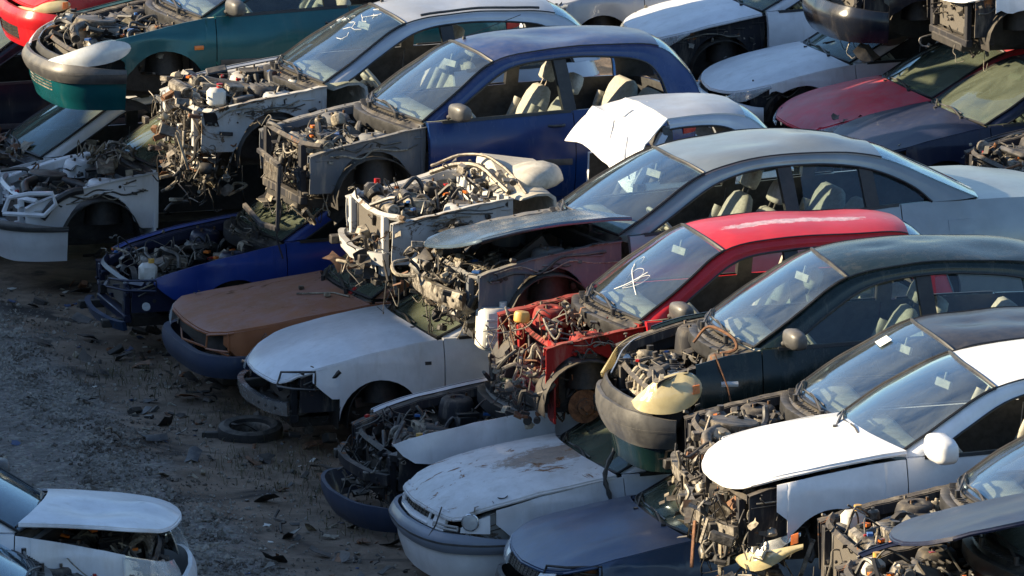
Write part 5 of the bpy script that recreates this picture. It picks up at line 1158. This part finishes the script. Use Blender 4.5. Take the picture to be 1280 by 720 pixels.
def L6():
    sp = low(HATCH, 1.05, xf=-1.40, xw=-.50)
    c = Car('hatchback_car', 'white car cut by the left edge with an empty headlight frame and black topped bumper', 'car', GL, (-1.04, 8.6, 0.2), 0, PW, sp, seed=47, grime=PW)
    c.std(ws=M['glassG'], omit=('interior', 'mirrorN', 'fenderN', 'fenderF', 'door1N', 'rocker')); c.engine(1.0, top=.76); c.support(zt=.66, mat=PW)
    c.bumper('twotone', M['bumperblk'], z0=.14, z1=.50, mid=PW, off=.06, ub=1.15)
    mb = MB(); mb.tube([c.S(-.5, .55), c.S(-.52, .68), c.S(-.8, .74), c.S(-1.02, .75), c.S(-1.05, .66), c.S(-.95, .56), c.S(-.5, .54)], .022, 6); c.part(mb, 'lamp_frame', PW)
    mb = MB(); O = [[V((-.9+.06*k, -.70-.02*math.sin(k), .60+.16*sin(pi*(k+3)/18)+.03*j)) for j in range(3)] for k in range(12)]; mb.tube(catmull([(-1.02, -.70, .52), (-.92, -.72, .66), (-.78, -.72, .74), (-.66, -.72, .76)], 5), .035, 8); c.part(mb, 'wing_liner_scrap', M['blk'])
    mb = MB(); greeble(mb, c.rng, 40, (-.45, -.55, .84), (-.05, .4, .96), .05, .14, 2); hoses(mb, c.rng, 14, (-.5, -.55, .84), (0, .4, .98), .004, .012, 2); c.part(mb, 'bulkhead_debris', [M['tan'], M['alu']], ang=30)
def L7():
    sp = low(HATCH, 1.0, xf=-1.4)
    c = Car('hatchback_car', 'wreck under the teal car showing a grimy windscreen and one white windscreen pillar', 'car', GL, (-1.69, 10.4, 0.0), 0, PW, sp, seed=48, grime=GRK)
    c.std(ws=M['glassG'], omit=('interior', 'mirrorN', 'fenderF')); c.engine(1.1); c.support()
    mb = MB(); greeble(mb, c.rng, 50, (-.7, -.6, .84), (-.1, .5, .98), .04, .14, 3); c.part(mb, 'bay_debris', [M['tan'], M['alu'], M['rust']], ang=30)

def L8():
    c = Car('scrap_car', 'black stripped wreck at the left edge under the bright red car', 'car', GL, (-2.1, 12.4, .35), 0, PBK, merged(HATCH, xf=-1.3), seed=49, grime=GRK)
    c.std(ws=M['glassG'], omit=('interior', 'mirrorN')); c.engine(1.3, hang=20); c.support(); c.front_mess(60)
# ================= row behind =================
def B(name, label, loc, yaw, p, spec, seed, grime=None, hood=True, om=(), lamps=True, bump='body', ws='glassG', eng=False, hood_p=None, **k):
    c = Car(name, label, 'car', GB, loc, yaw, p, spec, seed=seed, grime=grime or GRK)
    c.std(ws=M[ws], omit=('mirrorN', 'mirrorF')+tuple(om))
    if hood: c.hood(hood_p)
    if lamps: c.headlight(-1, shape='swoop', mat=M['lensc'], amber=False); c.headlight(1, shape='swoop', mat=M['lensc'], amber=False)
    if bump: c.bumper(bump)
    if eng or not hood: c.engine(1.2, hang=10); c.support()
    return c
def ROW2():
    B('hatchback_car', 'crimson car with a chalky faded bonnet and clear headlight, behind the silver roof', (7.0, 11.2, 0.02), 1, PMR, low(HATCH, .8, xf=-1.25), 51, bump=None)
    B('hatchback_car', 'dark navy car with a dirty windscreen, behind the boot of the silver saloon', (6.82, 9.2, 0.10), 2, PNV, low(HATCH, .85), 52, bump=None, lamps=False)
    B('saloon_car', 'white saloon with wide dirty bonnet and empty arch behind the blue roof', (6.85, 13.2, 0.04), 1, PW, low(SEDAN, .8, xf=-1.25, ra=.40, zw=.34, xw=-.5), 53)
    B('saloon_car', 'white car with a black missing wing and a small clear lamp, top centre', (6.59, 15.2, 0.25), 1, PW, low(SEDAN, .85, xf=-1.2), 54, om=('fenderN',), bump=None)
    B('saloon_car', 'pale silver car at the top edge left of the black-winged white car', (5.92, 17.2, 0.25), 0, PLS, low(SEDAN, .9), 55)
    B('scrap_car', 'black nose with dusty engine parts above the silver boot', (7.25, 6.8, 0.3), 2, PBK, HATCH, 56, hood=False, bump=None, lamps=False, om=('fenderN',))
    B('scrap_car', 'black nose with ribbed bumper resting on the white saloon, top right', (7.55, 12.0, 1.12), 1, PBK, HATCH, 57, hood=False, bump='plain', lamps=False)
    B('scrap_car', 'white car perched above the crimson one at the top right edge', (7.9, 10.1, 1.3), 1, PW, merged(HATCH, xf=-1.1), 58, bump=None, lamps=False, eng=True)
    B('scrap_car', 'white car with a torn nose hanging over the navy one at the right edge', (8.5, 8.3, 1.3), 1, PW, HATCH, 59, bump=None, lamps=False, eng=True)
# ================= across the lane =================
def C1():
    sp = merged(SEDAN, xf=-1.15)
    c = Car('saloon_car', 'white car facing the row from the bottom left corner with its bonnet ajar', 'car', 'cars parked across the lane', (-4.72, -4.30, .06), 164, PW, sp, seed=61, grime=GRK, dents=[((-.5, .3, .88), .35, (0, 0, -.05)), ((-.9, .0, .80), .25, (0, 0, .04)), ((-.3, .8, .7), .3, (0, -.04, 0))])
    c.std(ws=M['glassA'], omit=('interior',)); c.engine(1.0); c.support(zt=.62); c.hood(open_=8, shift=(.02, 0, .04), roll=4); c.bumper('plain', PW, z1=.54)
    for sd in (-1, 1): c.headlight(sd, u0=.45, z0=.50, mat=M['lensc'], amber=False, shape='rect', off=.02)
def C2():
    c = Car('estate_car', 'pale silver estate cut by the bottom left corner, only its roof edge and window showing', 'car', 'cars parked across the lane', (-5.08, -5.55, -.06), 176, PLS, merged(HATCH), seed=62, grime=GRK)
    c.std(ws=M['glassA'], omit=('interior',)); c.engine(1.2); c.support(); c.side_glass(1, .34, 1.1)
PSH = paint('sky_tinted_bonnet_paint', (.09, .135, .19), .08, 0, .25, .4, seed=37, coat=.3)  # silver bonnet: shade and sky reflection put into a darker, bluer colour
PNBL = paint('grey_blue_bumper', (.21, .245, .30), .25, 0, .35, seed=31)
PNVB = paint('dusty_dark_blue_bumper', (.03, .045, .085), .35, 0, .55, seed=32)
for f in (U0, U1, U2, U3, U4, U5, U6, U7, U8, U9, U10, U11, L0, L1, L2, L3, L4, L5, L6, L7, L8, ROW2, C1, C2): f()
def beyond():  # unseen car copies added up the row to shade the row behind
    roots = {o.get('label'): o for o in COL.objects if o.parent is None and o.get('category') == 'car'}
    def pick(t): return next(o for l, o in roots.items() if t in l)
    for src, loc, lab in ((pick('deep blue'), (.0, 12.0, 1.85), 'unseen blue hatchback added beyond the top edge to shade the row behind'), (pick('silver grey'), (.3, 13.9, 1.85), 'unseen silver saloon added beyond the top edge to shade the row behind'),
            (pick('bright red'), (.1, 15.9, 1.85), 'unseen red car added beyond the top edge to shade the row behind'), (pick('royal blue'), (.0, 14.2, .5), 'unseen blue wreck added on the ground beyond the top edge for shade'), (pick('clean white'), (.0, 16.2, .5), 'unseen white saloon added on the ground beyond the top edge for shade')):
        n = copy_tree(src); n.location = loc; n['label'] = lab
beyond()
def loose_wheel():
    t = empty('car_tyre', (-1.62, 1.95, gh(-1.62, 1.95)-.045), (R(5), R(-4), .4)); t.scale = (.86, .86, .9); tagit(t, 'worn black tyre lying flat in the dirt before the clean white saloon', 'tyre')
    mb = MB(); mb.lathe((0, 0, 0), (0, 0, 1), [(.19, .02), (.25, .0), (.295, .02), (.305, .05), (.300, .09), (.305, .13), (.295, .165), (.25, .185), (.20, .17), (.185, .13), (.18, .06), (.19, .02)], 40); mb.build('tyre', M['tyre'], t)
    mb = MB(); mb.lathe((0, 0, .04), (0, 0, 1), [(.185, .10), (.17, .08), (.16, .0), (.10, .02), (.06, .05), (0, .05)], 30)
    for a in range(10): mb.lathe((.125*cos(a*.63), .125*sin(a*.63), .045), (0, 0, 1), [(.018, .0), (.016, .012), (0, .012)], 8)
    mb.build('rim', M['steel'], t)
loose_wheel()
